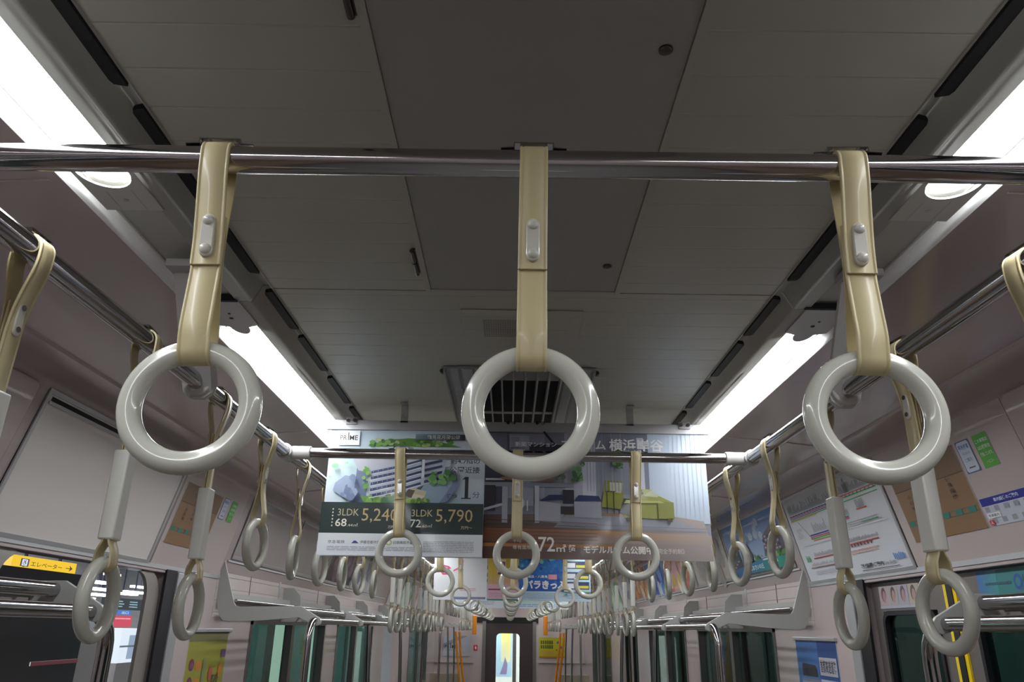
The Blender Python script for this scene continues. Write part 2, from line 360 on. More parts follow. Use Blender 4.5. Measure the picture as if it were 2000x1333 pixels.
# ------------------------------------------------------------------ printing
_tc = {}
def glyphs(txt, bold=0.0):
    k = (txt, bold)
    if k not in _tc:
        cu = bpy.data.curves.new('t', 'FONT'); cu.body = txt; cu.resolution_u = 2; cu.size = 1; cu.offset = bold
        o = bpy.data.objects.new('t', cu); me = o.to_mesh()
        v = [(p.co.x, p.co.y) for p in me.vertices]; f = [tuple(p.vertices) for p in me.polygons]
        o.to_mesh_clear(); bpy.data.objects.remove(o); bpy.data.curves.remove(cu)
        if v:
            x0 = min(p[0] for p in v); x1 = max(p[0] for p in v); y0 = min(p[1] for p in v); y1 = max(p[1] for p in v)
        else: x0 = x1 = y0 = y1 = 0
        _tc[k] = (v, f, x0, x1, y0, y1)
    return _tc[k]
class Print:
    """ink laid on a sheet of w x h metres: u, v run 0..1 from its lower left corner"""
    def __init__(s, w, h, fn, base, th=0.0012):
        s.w, s.h, s.fn, s.mb, s.d = w, h, fn, MB(), 0.0003
        v = [fn(u*w, q*h, d) for d in (-th, 0.0) for u, q in ((0, 0), (1, 0), (1, 1), (0, 1))]
        s.mb.add(v, [(4, 5, 6, 7)], lin(base)); s.mb.add(v, [(3, 2, 1, 0), (0, 1, 5, 4), (1, 2, 6, 5), (2, 3, 7, 6), (3, 0, 4, 7)], lin('e8e8e8' if th < 0.01 else base))
    def lay(s): s.d += 0.00012
    def poly(s, pts, col):
        s.lay(); c = [lin(q) for q in col] if isinstance(col, list) else lin(col)
        s.mb.add([s.fn(u*s.w, v*s.h, s.d) for u, v in pts], [tuple(range(len(pts)))], c); return s
    def rect(s, u0, v0, u1, v1, col): return s.poly([(u0, v0), (u1, v0), (u1, v1), (u0, v1)], col)
    def ell(s, u, v, ru, rv, col, n=14): return s.poly([(u+ru*math.cos(2*math.pi*k/n), v+rv*math.sin(2*math.pi*k/n)) for k in range(n)], col)
    def text(s, txt, u0, v0, u1, v1, col, bold=0.0):
        """fits the text into the box"""
        V, F, x0, x1, y0, y1 = glyphs(txt, bold)
        if not V: return s
        s.lay(); kx = (u1-u0)/(x1-x0); ky = (v1-v0)/(y1-y0)
        s.mb.add([s.fn((u0+(x-x0)*kx)*s.w, (v0+(y-y0)*ky)*s.h, s.d) for x, y in V], F, lin(col)); return s
    def lines(s, u0, v0, u1, v1, n_, col, fill=0.45, brk=0.0, seed=1):
        """rows of copy too small to read"""
        rnd = random.Random(seed); hh = (v1-v0)/n_
        s.lay()
        for i in range(n_):
            v = v1-(i+1)*hh+hh*(1-fill)/2; u = u0
            end = u1-(rnd.random()*brk*(u1-u0))
            while u < end:
                ln = (u1-u0)*(0.02+0.10*rnd.random()); e = min(u+ln, end)
                s.mb.add([s.fn(a*s.w, b*s.h, s.d) for a, b in ((u, v), (e, v), (e, v+hh*fill), (u, v+hh*fill))], [(0, 1, 2, 3)], lin(col)); u = e+(u1-u0)*0.012
        return s
    def blobs(s, u0, v0, u1, v1, n_, r, cols, seed=2, asp=1.0):
        rnd = random.Random(seed)
        for i in range(n_):
            k = 0.5+rnd.random(); s.ell(u0+(u1-u0)*rnd.random(), v0+(v1-v0)*rnd.random(), r*k, r*k*s.w/s.h*asp, cols[rnd.randrange(len(cols))], 7)
        return s
    def thing(s, name, label, cat, m=None, group=None, parent=None):
        o = s.mb.build(name, m or M_print, parent, smooth=0)
        return tag(o, label, cat, group) if parent is None else o
def facing(x0, y, z0):      # sheet across the car, facing the camera (-Y)
    return lambda a, b, d: (x0+a, y-d, z0+b)
PB = (1.3, 1.703); PT = (1.207, 2.063); PL = math.hypot(PT[0]-PB[0], PT[1]-PB[1])
PN = ((PT[1]-PB[1])/PL, (PB[0]-PT[0])/PL)
def slope(s, ya, v0=0.0, lift=0.0):      # sheet on the sloping advert band; v0 in fractions of the band
    # left wall reads towards +Y from ya; right wall reads towards -Y from ya
    def fn(a, b, d):
        q = v0*PL+b; t = q/PL; x = PB[0]+(PT[0]-PB[0])*t-PN[0]*(d+lift); z = PB[1]+(PT[1]-PB[1])*t-PN[1]*(d+lift)
        return (s*x, ya - s*a, z)
    return fn
def upright(s, ya, z0, x=1.3):        # sheet on the vertical side wall
    return lambda a, b, d: (s*(x-d), ya - s*a, z0+b)

# ---- hanging posters on their rail
def hanger(y, label, grp):
    r = thing('poster_rail', label, 'poster rail', (0, y, 2.075), 0, grp)
    MB().box(-0.592, 0.592, -0.004, 0.006, -0.004, 0.024).box(-0.592, 0.592, -0.007, 0.009, -0.006, 0.0).build('rail', M_alu, r, smooth=0)
    for x in (-0.352, 0.348):
        q = MB().box(x-0.011, x+0.011, -0.012, -0.009, 0.018, 0.074).box(x-0.011, x+0.011, -0.035, -0.009, 0.072, 0.0745).box(x-0.011, x+0.011, -0.012, 0.0, 0.018, 0.022)
        q.dome((x, -0.012, 0.040), 0.0045, 0.003, (0, -1, 0)); q.build('hanger', M_alu, r)
    for x in (-0.525, -0.505, -0.03, -0.012, 0.06, 0.078, 0.505, 0.527):
        MB().tube([(x, -0.006, 0.021), (x, -0.014, 0.021)], 0.0055, 12).build('clip', M_chrome, r)
    for x in (-0.515, 0.516):
        MB().box(x-0.017, x+0.017, -0.009, -0.003, 0.010, 0.032).build('clamp_plate', M_steel, r, smooth=0)
    return r
YP = 2.250
hanger(YP, 'metal rail clamping the two big posters under the ceiling', 'poster rails across the ceiling')
ZP, HP = 1.691, 0.380
A = Print(0.4775, HP, facing(-0.5765, YP, ZP), 'e6ecf4', 0.0006)
A.rect(0, 0.40, 1, 1.0, ['dde8f4', 'e9eef6', 'dcecf6', 'bfd9ea'])
A.poly([(0.0, 0.40), (0.25, 0.40), (0.3, 0.78), (0.0, 0.78)], ['dfeaf6', 'cfe3e8', 'b9dcd8', 'cfe6f0'])
A.poly([(0.75, 0.40), (1, 0.40), (1, 0.72), (0.8, 0.62)], ['a9c2d4', 'c9dbe8', 'e4ecf5', 'cfdfe9'])
A.poly([(0.24, 0.86), (0.85, 0.86), (0.74, 0.895), (0.62, 0.925), (0.5, 0.93), (0.36, 0.915)], '5c8f3c')
A.blobs(0.26, 0.865, 0.78, 0.915, 46, 0.016, ['3f7a2c', '6aa044', '86b85c', '55803a', 'b6c890'], 3, 0.7)
A.rect(0.05, 0.865, 0.19, 0.985, 'f3f6fa')
A.text('PR', 0.065, 0.905, 0.108, 0.945, '3a3a40', 0.01); A.text('ME', 0.125, 0.905, 0.178, 0.945, '3a3a40', 0.01); A.rect(0.114, 0.905, 0.1195, 0.968, '3a3a40')
A.rect(0.085, 0.885, 0.155, 0.887, '9aa0a8')
A.poly([(0.55, 0.915), (0.87, 0.915), (0.87, 0.963), (0.55, 0.963)], ['6d8290', '2c3034', '2c3034', '8ea2ae'])
A.text('鶴見花月園公園', 0.625, 0.922, 0.835, 0.956, 'eef2f2', 0.012)
# apartment block drawing
A.poly([(0.05, 0.50), (0.13, 0.44), (0.22, 0.42), (0.22, 0.60), (0.12, 0.62), (0.06, 0.56)], '9fb0cc')
A.poly([(0.18, 0.41), (0.27, 0.41), (0.27, 0.66), (0.24, 0.72), (0.19, 0.68)], '6f7fa0')
A.poly([(0.16, 0.75), (0.24, 0.79), (0.42, 0.82), (0.48, 0.80), (0.74, 0.80), (0.80, 0.77), (0.78, 0.70), (0.55, 0.66), (0.28, 0.64), (0.2, 0.66)], 'c6c8d6')
A.poly([(0.26, 0.42), (0.50, 0.48), (0.50, 0.71), (0.27, 0.66)], 'c9d2e0'); A.poly([(0.50, 0.48), (0.74, 0.62), (0.76, 0.77), (0.50, 0.71)], 'b4bfd2')
for k in range(5):
    v = 0.445+k*0.046
    A.poly([(0.285, v), (0.44, v+0.045), (0.44, v+0.07), (0.285, v+0.026)], '3b4f78'); A.poly([(0.46, v+0.05), (0.60, v+0.105), (0.60, v+0.128), (0.46, v+0.075)], '33456c')
    A.poly([(0.62, v+0.12), (0.73, v+0.155), (0.73, v+0.174), (0.62, v+0.142)], '3a3a66')
A.poly([(0.55, 0.41), (0.72, 0.41), (0.8, 0.56), (0.74, 0.60), (0.62, 0.55)], '8fa6ba'); A.poly([(0.52, 0.42), (0.62, 0.42), (0.64, 0.50), (0.54, 0.53)], 'cfc4a8')
A.poly([(0.72, 0.41), (0.77, 0.42), (0.84, 0.55), (0.82, 0.66), (0.78, 0.68), (0.80, 0.56)], '7886a8')
A.blobs(0.24, 0.41, 0.50, 0.455, 34, 0.017, ['4f8a3a', '6fa64a', '3f7a34', '8ab860'], 5); A.blobs(0.66, 0.56, 0.82, 0.66, 22, 0.015, ['5d9150', '4b7f4c', '77a860'], 6)
A.blobs(0.24, 0.52, 0.27, 0.68, 10, 0.014, ['6ea84a', '8cc060'], 8); A.ell(0.055, 0.69, 0.022, 0.02, '9ad0a8'); A.ell(0.03, 0.6, 0.008, 0.008, 'a8d8b0'); A.blobs(0.1, 0.7, 0.18, 0.8, 5, 0.008, ['a8d8c0', 'b9e0cc'], 9)
A.poly([(0.30, 0.79), (0.36, 0.775), (0.47, 0.80), (0.46, 0.815), (0.36, 0.81)], '5a6484'); A.rect(0.36, 0.765, 0.40, 0.79, 'e6e8f0'); A.poly([(0.45, 0.70), (0.47, 0.70), (0.47, 0.78), (0.45, 0.77)], 'e4e8f2'); A.poly([(0.605, 0.60), (0.62, 0.605), (0.62, 0.78), (0.605, 0.775)], 'd8dce8')
for k in range(5):
    A.poly([(0.285, 0.435+k*0.046), (0.44, 0.48+k*0.046), (0.44, 0.486+k*0.046), (0.285, 0.441+k*0.046)], 'eef0f6'); A.poly([(0.46, 0.487+k*0.046), (0.60, 0.54+k*0.046), (0.60, 0.547+k*0.046), (0.46, 0.494+k*0.046)], 'e8ecf4')
    for j in range(5): A.rect(0.30+j*0.03, 0.452+j*0.009+k*0.046, 0.303+j*0.03, 0.475+j*0.009+k*0.046, 'a8b4cc')
A.poly([(0.53, 0.43), (0.60, 0.42), (0.635, 0.455), (0.565, 0.475)], 'e0d8c4'); A.poly([(0.50, 0.46), (0.55, 0.44), (0.57, 0.50), (0.53, 0.51)], '5a4c44'); A.blobs(0.50, 0.40, 0.66, 0.43, 18, 0.012, ['8cb050', '5d8a40', 'a4c468'], 81); A.blobs(0.12, 0.44, 0.20, 0.6, 12, 0.02, ['8898bc', '7c8cb0', 'a4b2cc'], 82)
A.text('約4.7haの', 0.785, 0.712, 0.970, 0.758, '53565c', 0.015); A.text('公園近接', 0.782, 0.638, 0.972, 0.69, '53565c', 0.015)
A.text('徒歩', 0.770, 0.44, 0.835, 0.478, '53565c', 0.02); A.rect(0.881, 0.44, 0.903, 0.61, '24282c'); A.poly([(0.862, 0.585), (0.881, 0.592), (0.885, 0.61), (0.881, 0.61)], '24282c'); A.rect(0.86, 0.437, 0.92, 0.446, '24282c'); A.text('分', 0.93, 0.445, 0.975, 0.495, '53565c')
A.rect(0, 0.165, 1, 0.40, '1d3130')
A.text('3LDK', 0.105, 0.297, 0.235, 0.350, 'c8bd96'); A.text('68', 0.095, 0.215, 0.165, 0.275, 'f2efe2', 0.01); A.text('.44㎡', 0.168, 0.215, 0.235, 0.240, 'e5e0cc')
A.text('5,240', 0.255, 0.245, 0.475, 0.355, 'c9b581'); A.text('万円〜', 0.42, 0.205, 0.475, 0.225, 'e8dfc4')
A.text('3LDK', 0.560, 0.297, 0.690, 0.350, 'c8bd96'); A.text('72', 0.555, 0.215, 0.620, 0.275, 'f2efe2', 0.01); A.text('.60㎡', 0.623, 0.215, 0.69, 0.240, 'e5e0cc')
A.text('5,790', 0.710, 0.245, 0.935, 0.355, 'c9b581'); A.text('万円〜', 0.865, 0.205, 0.935, 0.228, 'e8dfc4')
for k in range(6): A.rect(0.072, 0.215+k*0.025, 0.080, 0.226+k*0.025, 'e8e4d0')
A.rect(0, 0, 1, 0.165, 'e9edf3')
A.text('京急電鉄', 0.062, 0.088, 0.165, 0.112, '3c4046'); A.poly([(0.205, 0.09), (0.25, 0.09), (0.232, 0.11), (0.22, 0.11)], '3e4e9a'); A.text('伊藤忠都市開発', 0.258, 0.088, 0.40, 0.112, '3c4046')
A.ell(0.432, 0.1, 0.02, 0.022, 'b9c46c'); A.ell(0.432, 0.1, 0.011, 0.012, 'e9edf3'); A.text('日鉄興和不動産', 0.46, 0.088, 0.60, 0.112, '3c4046')
A.lines(0.06, 0.035, 0.62, 0.07, 3, 'a9adb5', 0.4, 0.02, 3); A.lines(0.64, 0.03, 0.95, 0.115, 7, 'a9adb5', 0.4, 0.02, 4)
A.thing('hanging_poster', 'hanging poster with an aerial apartment drawing and a dark green price band', 'poster')

B = Print(0.6735, HP, facing(-0.0985, YP, ZP), '9a9dac', 0.0006)
B.rect(0, 0.30, 1, 1, ['77798a', '9fa3b4', 'b4bac8', '6f7286'])
B.rect(0, 0.30, 0.36, 1.0, ['5d5f70', '8b8e9e', '7d8090', '4c4f60']); B.rect(0.0, 0.42, 0.09, 0.88, '3c3f4e'); B.rect(0.10, 0.46, 0.27, 0.98, '8b8fa0')
B.rect(0.36, 0.45, 0.44, 1.0, 'a7abba'); B.rect(0.44, 0.42, 0.50, 1.0, 'c9cdd8'); B.rect(0.50, 0.50, 0.66, 1.0, ['9093a2', '8d90a0', '7b7e90', '888b9c']); B.rect(0.66, 0.45, 0.74, 1.0, '7d8194'); B.rect(0.69, 0.5, 0.72, 0.96, 'd0d4e0')
B.poly([(0.74, 0.30), (1.0, 0.28), (1.0, 1.0), (0.74, 1.0)], ['bcc8dc', 'c8d6e8', 'dce8f6', 'bfd2e8'])
for k in range(12): B.rect(0.755+k*0.02, 0.32, 0.758+k*0.02, 1.0, 'c4d2e4')
B.poly([(0, 0), (1, 0), (1, 0.10), (0.97, 0.30), (0.74, 0.36), (0.0, 0.33)], ['54301c', 'a59a98', 'c2bcc0', 'b7aca8', 'a8886a', '3a2420'])
B.poly([(0.0, 0.13), (1.0, 0.12), (1, 0.19), (0.5, 0.22), (0, 0.23)], ['6b3c1e', 'b0a49c', 'b8aaa4', 'b58a5c', '7a4520']); B.poly([(0.0, 0.09), (0.6, 0.09), (0.6, 0.11), (0.0, 0.115)], 'a8713c')
B.poly([(0.31, 0.24), (0.98, 0.215), (0.84, 0.32), (0.36, 0.335)], ['9295a4', 'a8a8b2', 'a2a4b0', '8b8e9e'])
B.rect(0.0, 0.55, 0.40, 0.585, '7c7f8e'); B.rect(0.005, 0.60, 0.09, 0.615, 'b9bcc8'); B.poly([(0.0, 0.585), (0.02, 0.60), (0.12, 0.60), (0.15, 0.585)], '24252e')
B.rect(0.08, 0.27, 0.105, 0.55, '9b9eac'); B.rect(0.225, 0.27, 0.245, 0.56, 'b3b6c4'); B.rect(0.0, 0.36, 0.05, 0.56, '1d1e28')
B.poly([(0.0, 0.36), (0.08, 0.40), (0.08, 0.42), (0, 0.38)], 'aeb2c0')
B.poly([(0.13, 0.40), (0.22, 0.40), (0.22, 0.53), (0.13, 0.53)], '8f92a2'); B.ell(0.16, 0.42, 0.02, 0.05, 'b6b9c6')
B.poly([(0.245, 0.44), (0.35, 0.455), (0.40, 0.49), (0.29, 0.49)], '1e2a5a'); B.poly([(0.245, 0.28), (0.34, 0.27), (0.34, 0.42), (0.245, 0.44)], 'a3a5b2'); B.poly([(0.34, 0.27), (0.36, 0.36), (0.40, 0.42), (0.40, 0.49), (0.34, 0.42)], '8a8c9c')
B.poly([(0.40, 0.44), (0.52, 0.445), (0.51, 0.485), (0.42, 0.49)], '232f62'); B.poly([(0.40, 0.32), (0.52, 0.31), (0.52, 0.44), (0.40, 0.44)], 'a4a7b4'); B.rect(0.35, 0.42, 0.40, 0.53, '20222e'); B.rect(0.34, 0.34, 0.4, 0.40, '2c2426')
B.poly([(0.52, 0.40), (0.62, 0.38), (0.62, 0.49), (0.53, 0.49)], '8f9440'); B.poly([(0.53, 0.49), (0.62, 0.49), (0.62, 0.60), (0.54, 0.61)], '8a8e34'); B.poly([(0.56, 0.52), (0.61, 0.51), (0.62, 0.59), (0.56, 0.595)], 'c9c6b4')
B.poly([(0.62, 0.32), (0.84, 0.31), (0.84, 0.44), (0.78, 0.49), (0.66, 0.50), (0.62, 0.42)], 'a0a45a'); B.poly([(0.60, 0.36), (0.66, 0.31), (0.68, 0.46), (0.62, 0.47)], '40403c')
B.poly([(0.67, 0.50), (0.69, 0.545), (0.75, 0.54), (0.72, 0.49)], 'b4b878'); B.poly([(0.71, 0.49), (0.74, 0.53), (0.78, 0.50), (0.77, 0.48)], 'c4c8a4')
B.rect(0.545, 0.35, 0.548, 0.52, '2c2c30'); B.rect(0.575, 0.35, 0.578, 0.52, '2c2c30'); B.rect(0.54, 0.518, 0.585, 0.525, '2c2c30')
for k in range(14): B.rect(0.46+0.014*k, 0.52, 0.463+0.014*k, 0.99, ['8c8fa0', '84879a', '9a9dac'][k % 3])
for k in range(6): B.poly([(0.0, 0.30-k*0.03), (0.5, 0.27-k*0.025), (0.5, 0.267-k*0.025), (0.0, 0.296-k*0.03)], '6a4028')
B.rect(0.02, 0.70, 0.10, 0.98, '6b6e80'); B.rect(0.11, 0.62, 0.20, 0.96, '9ea2b2'); B.rect(0.115, 0.63, 0.155, 0.95, '8d91a2'); B.ell(0.19, 0.63, 0.008, 0.03, '3a5a44'); B.ell(0.10, 0.615, 0.03, 0.012, '9a6a50'); B.ell(0.27, 0.60, 0.05, 0.012, '7a6058'); B.rect(0.14, 0.36, 0.145, 0.44, 'c8cad4'); B.rect(0.19, 0.36, 0.195, 0.44, 'c8cad4')
B.poly([(0.35, 0.27), (0.98, 0.24), (0.98, 0.235), (0.35, 0.264)], '8a8c98'); B.poly([(0.77, 0.31), (0.84, 0.32), (0.84, 0.44), (0.77, 0.45)], '8e9250'); B.poly([(0.62, 0.43), (0.80, 0.435), (0.78, 0.45), (0.63, 0.455)], 'c0c47c'); B.rect(0.63, 0.295, 0.65, 0.32, '5a5040'); B.rect(0.81, 0.29, 0.83, 0.315, '5a5040')
B.blobs(0.395, 0.60, 0.44, 0.76, 30, 0.008, ['4f7a4a', '6a9460', '3c5c40'], 11); B.blobs(0.57, 0.70, 0.62, 0.84, 30, 0.008, ['3f6a3c', '5c8850', '2f4c30'], 12); B.blobs(0.32, 0.58, 0.36, 0.80, 26, 0.008, ['2c3430', '3c4a40', '586850'], 13); B.blobs(0.67, 0.48, 0.70, 0.62, 16, 0.007, ['4c5450', '6c7470'], 14)
B.poly([(0.26, 0.985), (0.27, 0.99), (0.32, 0.88), (0.31, 0.87)], '1c1c24'); B.rect(0.20, 0.80, 0.36, 0.88, '24242e')
B.text('新築マンション', 0.135, 0.862, 0.322, 0.902, 'eef0f4', 0.012); B.text('プライム', 0.345, 0.845, 0.545, 0.925, 'f4f4f6', 0.02); B.text('横浜岸谷', 0.56, 0.835, 0.805, 0.935, 'f4f4f6', 0.02)
B.text('平均', 0.13, 0.115, 0.165, 0.145, 'd4ccc4'); B.text('専有面積', 0.13, 0.065, 0.21, 0.095, 'd4ccc4')
B.text('72', 0.24, 0.05, 0.312, 0.16, 'f6f2ee', 0.01); B.text('㎡', 0.318, 0.05, 0.36, 0.105, 'f6f2ee', 0.02); B.text('超', 0.37, 0.05, 0.40, 0.105, 'f6f2ee', 0.02)
B.text('モデルルーム公開中', 0.435, 0.04, 0.735, 0.10, 'f2ece6', 0.025); B.text('《完全予約制》', 0.745, 0.045, 0.87, 0.085, 'cfc6c0', 0.01)
B.thing('hanging_poster', 'hanging poster with a living room photo, green sofa and wooden floor', 'poster')

# ---- second and third rows of posters
hanger(5.735, 'poster rail holding the pink and blue posters behind the big ones', 'poster rails across the ceiling')
P2 = Print(0.39, HP, facing(-0.575, 5.73, ZP), 'f0f2f6', 0.0006)
P2.poly([(0, 0.86), (0.3, 0.84), (0.7, 0.82), (1, 0.84), (1, 1), (0, 1)], 'e0609a'); P2.lines(0.05, 0.90, 0.9, 0.96, 1, 'ffd0e4', 0.5)
P2.poly([(0.10, 0.66), (0.28, 0.62), (0.32, 0.58), (0.27, 0.56), (0.24, 0.60), (0.10, 0.62)], 'e04c84'); P2.poly([(0.12, 0.52), (0.16, 0.46), (0.26, 0.46), (0.30, 0.50), (0.27, 0.51), (0.20, 0.49), (0.15, 0.53)], 'e04c84')
P2.poly([(0.36, 0.52), (0.44, 0.56), (0.48, 0.52), (0.50, 0.53), (0.45, 0.60), (0.36, 0.55)], 'e04c84'); P2.rect(0.52, 0.60, 0.545, 0.74, 'e04c84'); P2.ell(0.532, 0.555, 0.018, 0.018, 'e04c84'); P2.ell(0.34, 0.36, 0.02, 0.02, '4aa080')
P2.lines(0.5, 0.16, 0.8, 0.22, 2, 'e0a0b8', 0.4, 0.1); P2.rect(0.36, 0.02, 0.98, 0.06, '8890b4')
P2.thing('hanging_poster', 'white hanging poster with pink brush lettering, left in the second row', 'poster')
P3 = Print(0.225, HP, facing(-0.18, 5.73, ZP), 'd8c24c', 0.0006)
P3.rect(0, 0, 1, 0.30, 'e0b8c8'); P3.rect(0, 0.30, 1, 0.55, ['d9b090', 'dca890', 'd8c24c', 'd8c24c']); P3.text('3日間無料', 0.15, 0.86, 0.85, 0.95, 'd84a3a', 0.02); P3.rect(0.3, 0.50, 0.6, 0.76, 'e8d8c4'); P3.rect(0.33, 0.56, 0.57, 0.72, 'a8483c'); P3.rect(0.33, 0.48, 0.57, 0.52, '6a5048')
P3.rect(0.03, 0.19, 0.45, 0.215, '8a3050'); P3.lines(0.05, 0.05, 0.9, 0.15, 3, 'c88aa4', 0.3, 0.2); P3.rect(0.0, 0.0, 1, 0.03, '3c8878'); P3.rect(0.15, 0.3, 0.2, 0.8, 'e8b040')
P3.thing('hanging_poster', 'yellow and pink hanging poster in the middle of the second row', 'poster')
P4 = Print(0.525, HP, facing(0.05, 5.73, ZP), 'cfe2ee', 0.0006)
P4.rect(0, 0.18, 0.63, 1.0, ['2f6ac0', '2a58b8', '2f8ad0', '3f98d4']); P4.blobs(0.0, 0.6, 0.62, 0.98, 60, 0.02, ['2456a8', '3a90cc', '58b8dc', '1c78b0', '3f68c8'], 21); P4.blobs(0.28, 0.72, 0.55, 0.92, 10, 0.02, ['c88c40', 'd8a058', '3a6a70', '6ac8c0'], 22); P4.blobs(0.02, 0.3, 0.6, 0.6, 30, 0.018, ['2a68c0', '3f80d0', '2450a8'], 24)
P4.poly([(0.05, 0.78), (0.25, 0.86), (0.33, 0.80), (0.2, 0.74)], '1f4488')
P4.text('横浜・八景島', 0.12, 0.42, 0.40, 0.475, 'eef4fa', 0.02); P4.rect(0.41, 0.40, 0.53, 0.49, 'f0a0b0'); P4.text('パラきっぷ', 0.08, 0.22, 0.66, 0.38, 'f2f6fc', 0.05)
P4.rect(0.63, 0.18, 1, 1.0, 'c4e0ec'); P4.rect(0.66, 0.90, 0.98, 0.99, 'bfe4e4'); P4.lines(0.68, 0.82, 0.96, 0.96, 4, '6aa8b0', 0.3, 0.1)
for v in (0.60, 0.40, 0.22):
    P4.rect(0.65, v, 0.98, v+0.14, '38406a'); P4.rect(0.80, v+0.02, 0.97, v+0.07, 'e0d848'); P4.rect(0.67, v+0.02, 0.79, v+0.11, 'e6ecf4')
P4.lines(0.06, 0.04, 0.55, 0.15, 5, '8cb0d0', 0.35, 0.2); P4.lines(0.66, 0.05, 0.98, 0.12, 2, '8cb0d0', 0.35, 0.2); P4.poly([(0.62, 0.11), (0.67, 0.11), (0.67, 0.15)], '208878')
P4.thing('hanging_poster', 'blue sea-life hanging poster on the right of the second row', 'poster')
hanger(7.90, 'farthest poster rail holding pale blue posters', 'poster rails across the ceiling')
P5 = Print(1.15, HP, facing(-0.575, 7.894, ZP), 'dfe6f0', 0.0006)
P5.rect(0, 0.22, 1, 1, 'cfd6e2'); P5.rect(0.36, 0.31, 0.6, 0.34, '3c8878'); P5.rect(0.37, 0.22, 0.44, 0.28, '4aa0c0'); P5.rect(0.02, 0.2, 0.34, 0.24, '9aa2c0'); P5.rect(0.5, 0.1, 0.98, 0.22, 'c8e0e0'); P5.lines(0.45, 0.04, 0.97, 0.12, 2, '7aa8cc', 0.5, 0.1); P5.lines(0.04, 0.08, 0.36, 0.18, 3, 'aab2c4', 0.4, 0.1)
P5.rect(0.1, 0.4, 0.9, 0.9, 'b8c4d8')
P5.thing('hanging_poster', 'pale hanging poster strip showing lowest, in the farthest row', 'poster')

# ------------------------------------------------------------------ framed adverts on the sloping band
def frame(s, ya, yb, v0, v1, label, back=M_wall2, grp='advert frames on the sloping wall band', fw=0.012, slot=False):
    """frame between distances ya < yb"""
    t = thing('advert_frame', label, 'advert frame', (0, 0, 0), 0, grp)
    st = ya if s < 0 else yb; L = yb-ya; H = (v1-v0)*PL; fn = slope(s, st, v0)
    def bar(a0, a1, b0, b1, name='frame_side', m=M_alu, d=0.006):
        o = MB().prism([(a0, b0), (a1, b0), (a1, b1), (a0, b1)], fn, -0.002, d).build(name, m, t, smooth=0); return o
    bar(0.0, L, 0.0, H, 'backing', back, 0.0015)
    bar(0, L, 0, fw); bar(0, L, H-fw, H); bar(0, fw, fw, H-fw); bar(L-fw, L, fw, H-fw)
    if slot: bar(0.025, L-0.025, H*0.925, H*0.955, 'slot', M_dark, 0.0021); bar(0.02, L-0.02, H*0.90, H*0.92, 'spring_strip', M_alu, 0.004)
    return fn
frame(-1, 1.83, 2.735, -0.01, 1.0, 'empty pale framed panel above the open door', M_panel, slot=True)
frame(1, 2.50, 3.41, -0.01, 0.995, 'aluminium frame around the white line map')
MAPW, MAPH = 0.88, PL*0.955
mp = Print(MAPW, MAPH, slope(1, 3.395, 0.02, 0.003), 'd3d6dc', 0.0005)
rnd = random.Random(5)
def ticks(p, u0, u1, vb, n_, hmin, hmax, col='6f7078', w_=0.004, slant=0.0):
    p.lay()
    for k in range(n_):
        u = u0+(u1-u0)*k/max(1, n_-1); hh = hmin+(hmax-hmin)*rnd.random()
        p.mb.add([p.fn(a*p.w, b*p.h, p.d) for a, b in ((u, vb), (u+w_, vb), (u+w_, vb+hh), (u, vb+hh))], [(0, 1, 2, 3)], lin(col))
for k, c in enumerate(['2c3a9c', 'b8405c', '40488c', '3ca050']):
    mp.rect(0.03, 0.775-k*0.016, 0.62 if k < 3 else 0.97, 0.785-k*0.016, c)
mp.rect(0.62, 0.79, 0.97, 0.802, 'c84a3c'); mp.rect(0.62, 0.765, 0.97, 0.778, '3ca050'); mp.rect(0.03, 0.715, 0.36, 0.727, 'c8a848')
ticks(mp, 0.04, 0.60, 0.80, 60, 0.03, 0.13); ticks(mp, 0.63, 0.96, 0.815, 34, 0.03, 0.10); ticks(mp, 0.70, 0.74, 0.81, 6, 0.1, 0.16, '55555c', 0.006); ticks(mp, 0.05, 0.95, 0.77, 26, 0.02, 0.02, '1c2440', 0.006)
mp.rect(0.20, 0.50, 0.42, 0.515, '2c3a9c'); mp.rect(0.20, 0.48, 0.42, 0.492, 'b8405c'); mp.rect(0.20, 0.46, 0.42, 0.472, '3ca050'); mp.rect(0.22, 0.44, 0.42, 0.452, 'c8a848')
ticks(mp, 0.26, 0.40, 0.53, 10, 0.05, 0.12); ticks(mp, 0.60, 0.66, 0.60, 6, 0.05, 0.09); mp.rect(0.58, 0.575, 0.66, 0.59, '4a60a8'); mp.rect(0.58, 0.56, 0.66, 0.572, 'c84a3c'); ticks(mp, 0.76, 0.82, 0.63, 6, 0.05, 0.09); mp.rect(0.75, 0.615, 0.84, 0.628, 'c84a3c')
mp.lines(0.06, 0.50, 0.14, 0.62, 7, '9a9aa2', 0.3, 0.5, 4); mp.rect(0.08, 0.405, 0.45, 0.408, '70707a'); mp.rect(0.50, 0.45, 0.97, 0.453, '8a8a92'); mp.lines(0.62, 0.47, 0.95, 0.53, 3, 'a8a8b0', 0.3, 0.2, 6); mp.rect(0.75, 0.49, 0.9, 0.497, '4aa060')
ticks(mp, 0.17, 0.42, 0.27, 26, 0.02, 0.05); mp.rect(0.15, 0.245, 0.46, 0.256, 'b0403a'); ticks(mp, 0.50, 0.84, 0.33, 40, 0.02, 0.05); mp.rect(0.50, 0.305, 0.84, 0.315, 'b0403a'); ticks(mp, 0.52, 0.76, 0.275, 9, 0.03, 0.03, '6a2c24', 0.012)
ticks(mp, 0.06, 0.10, 0.22, 6, 0.05, 0.09, '4a9a70', 0.006); ticks(mp, 0.10, 0.45, 0.17, 30, 0.01, 0.035); mp.rect(0.08, 0.145, 0.46, 0.155, '8a6a64'); mp.lines(0.12, 0.06, 0.40, 0.11, 3, 'a8a8b0', 0.3, 0.2, 8)
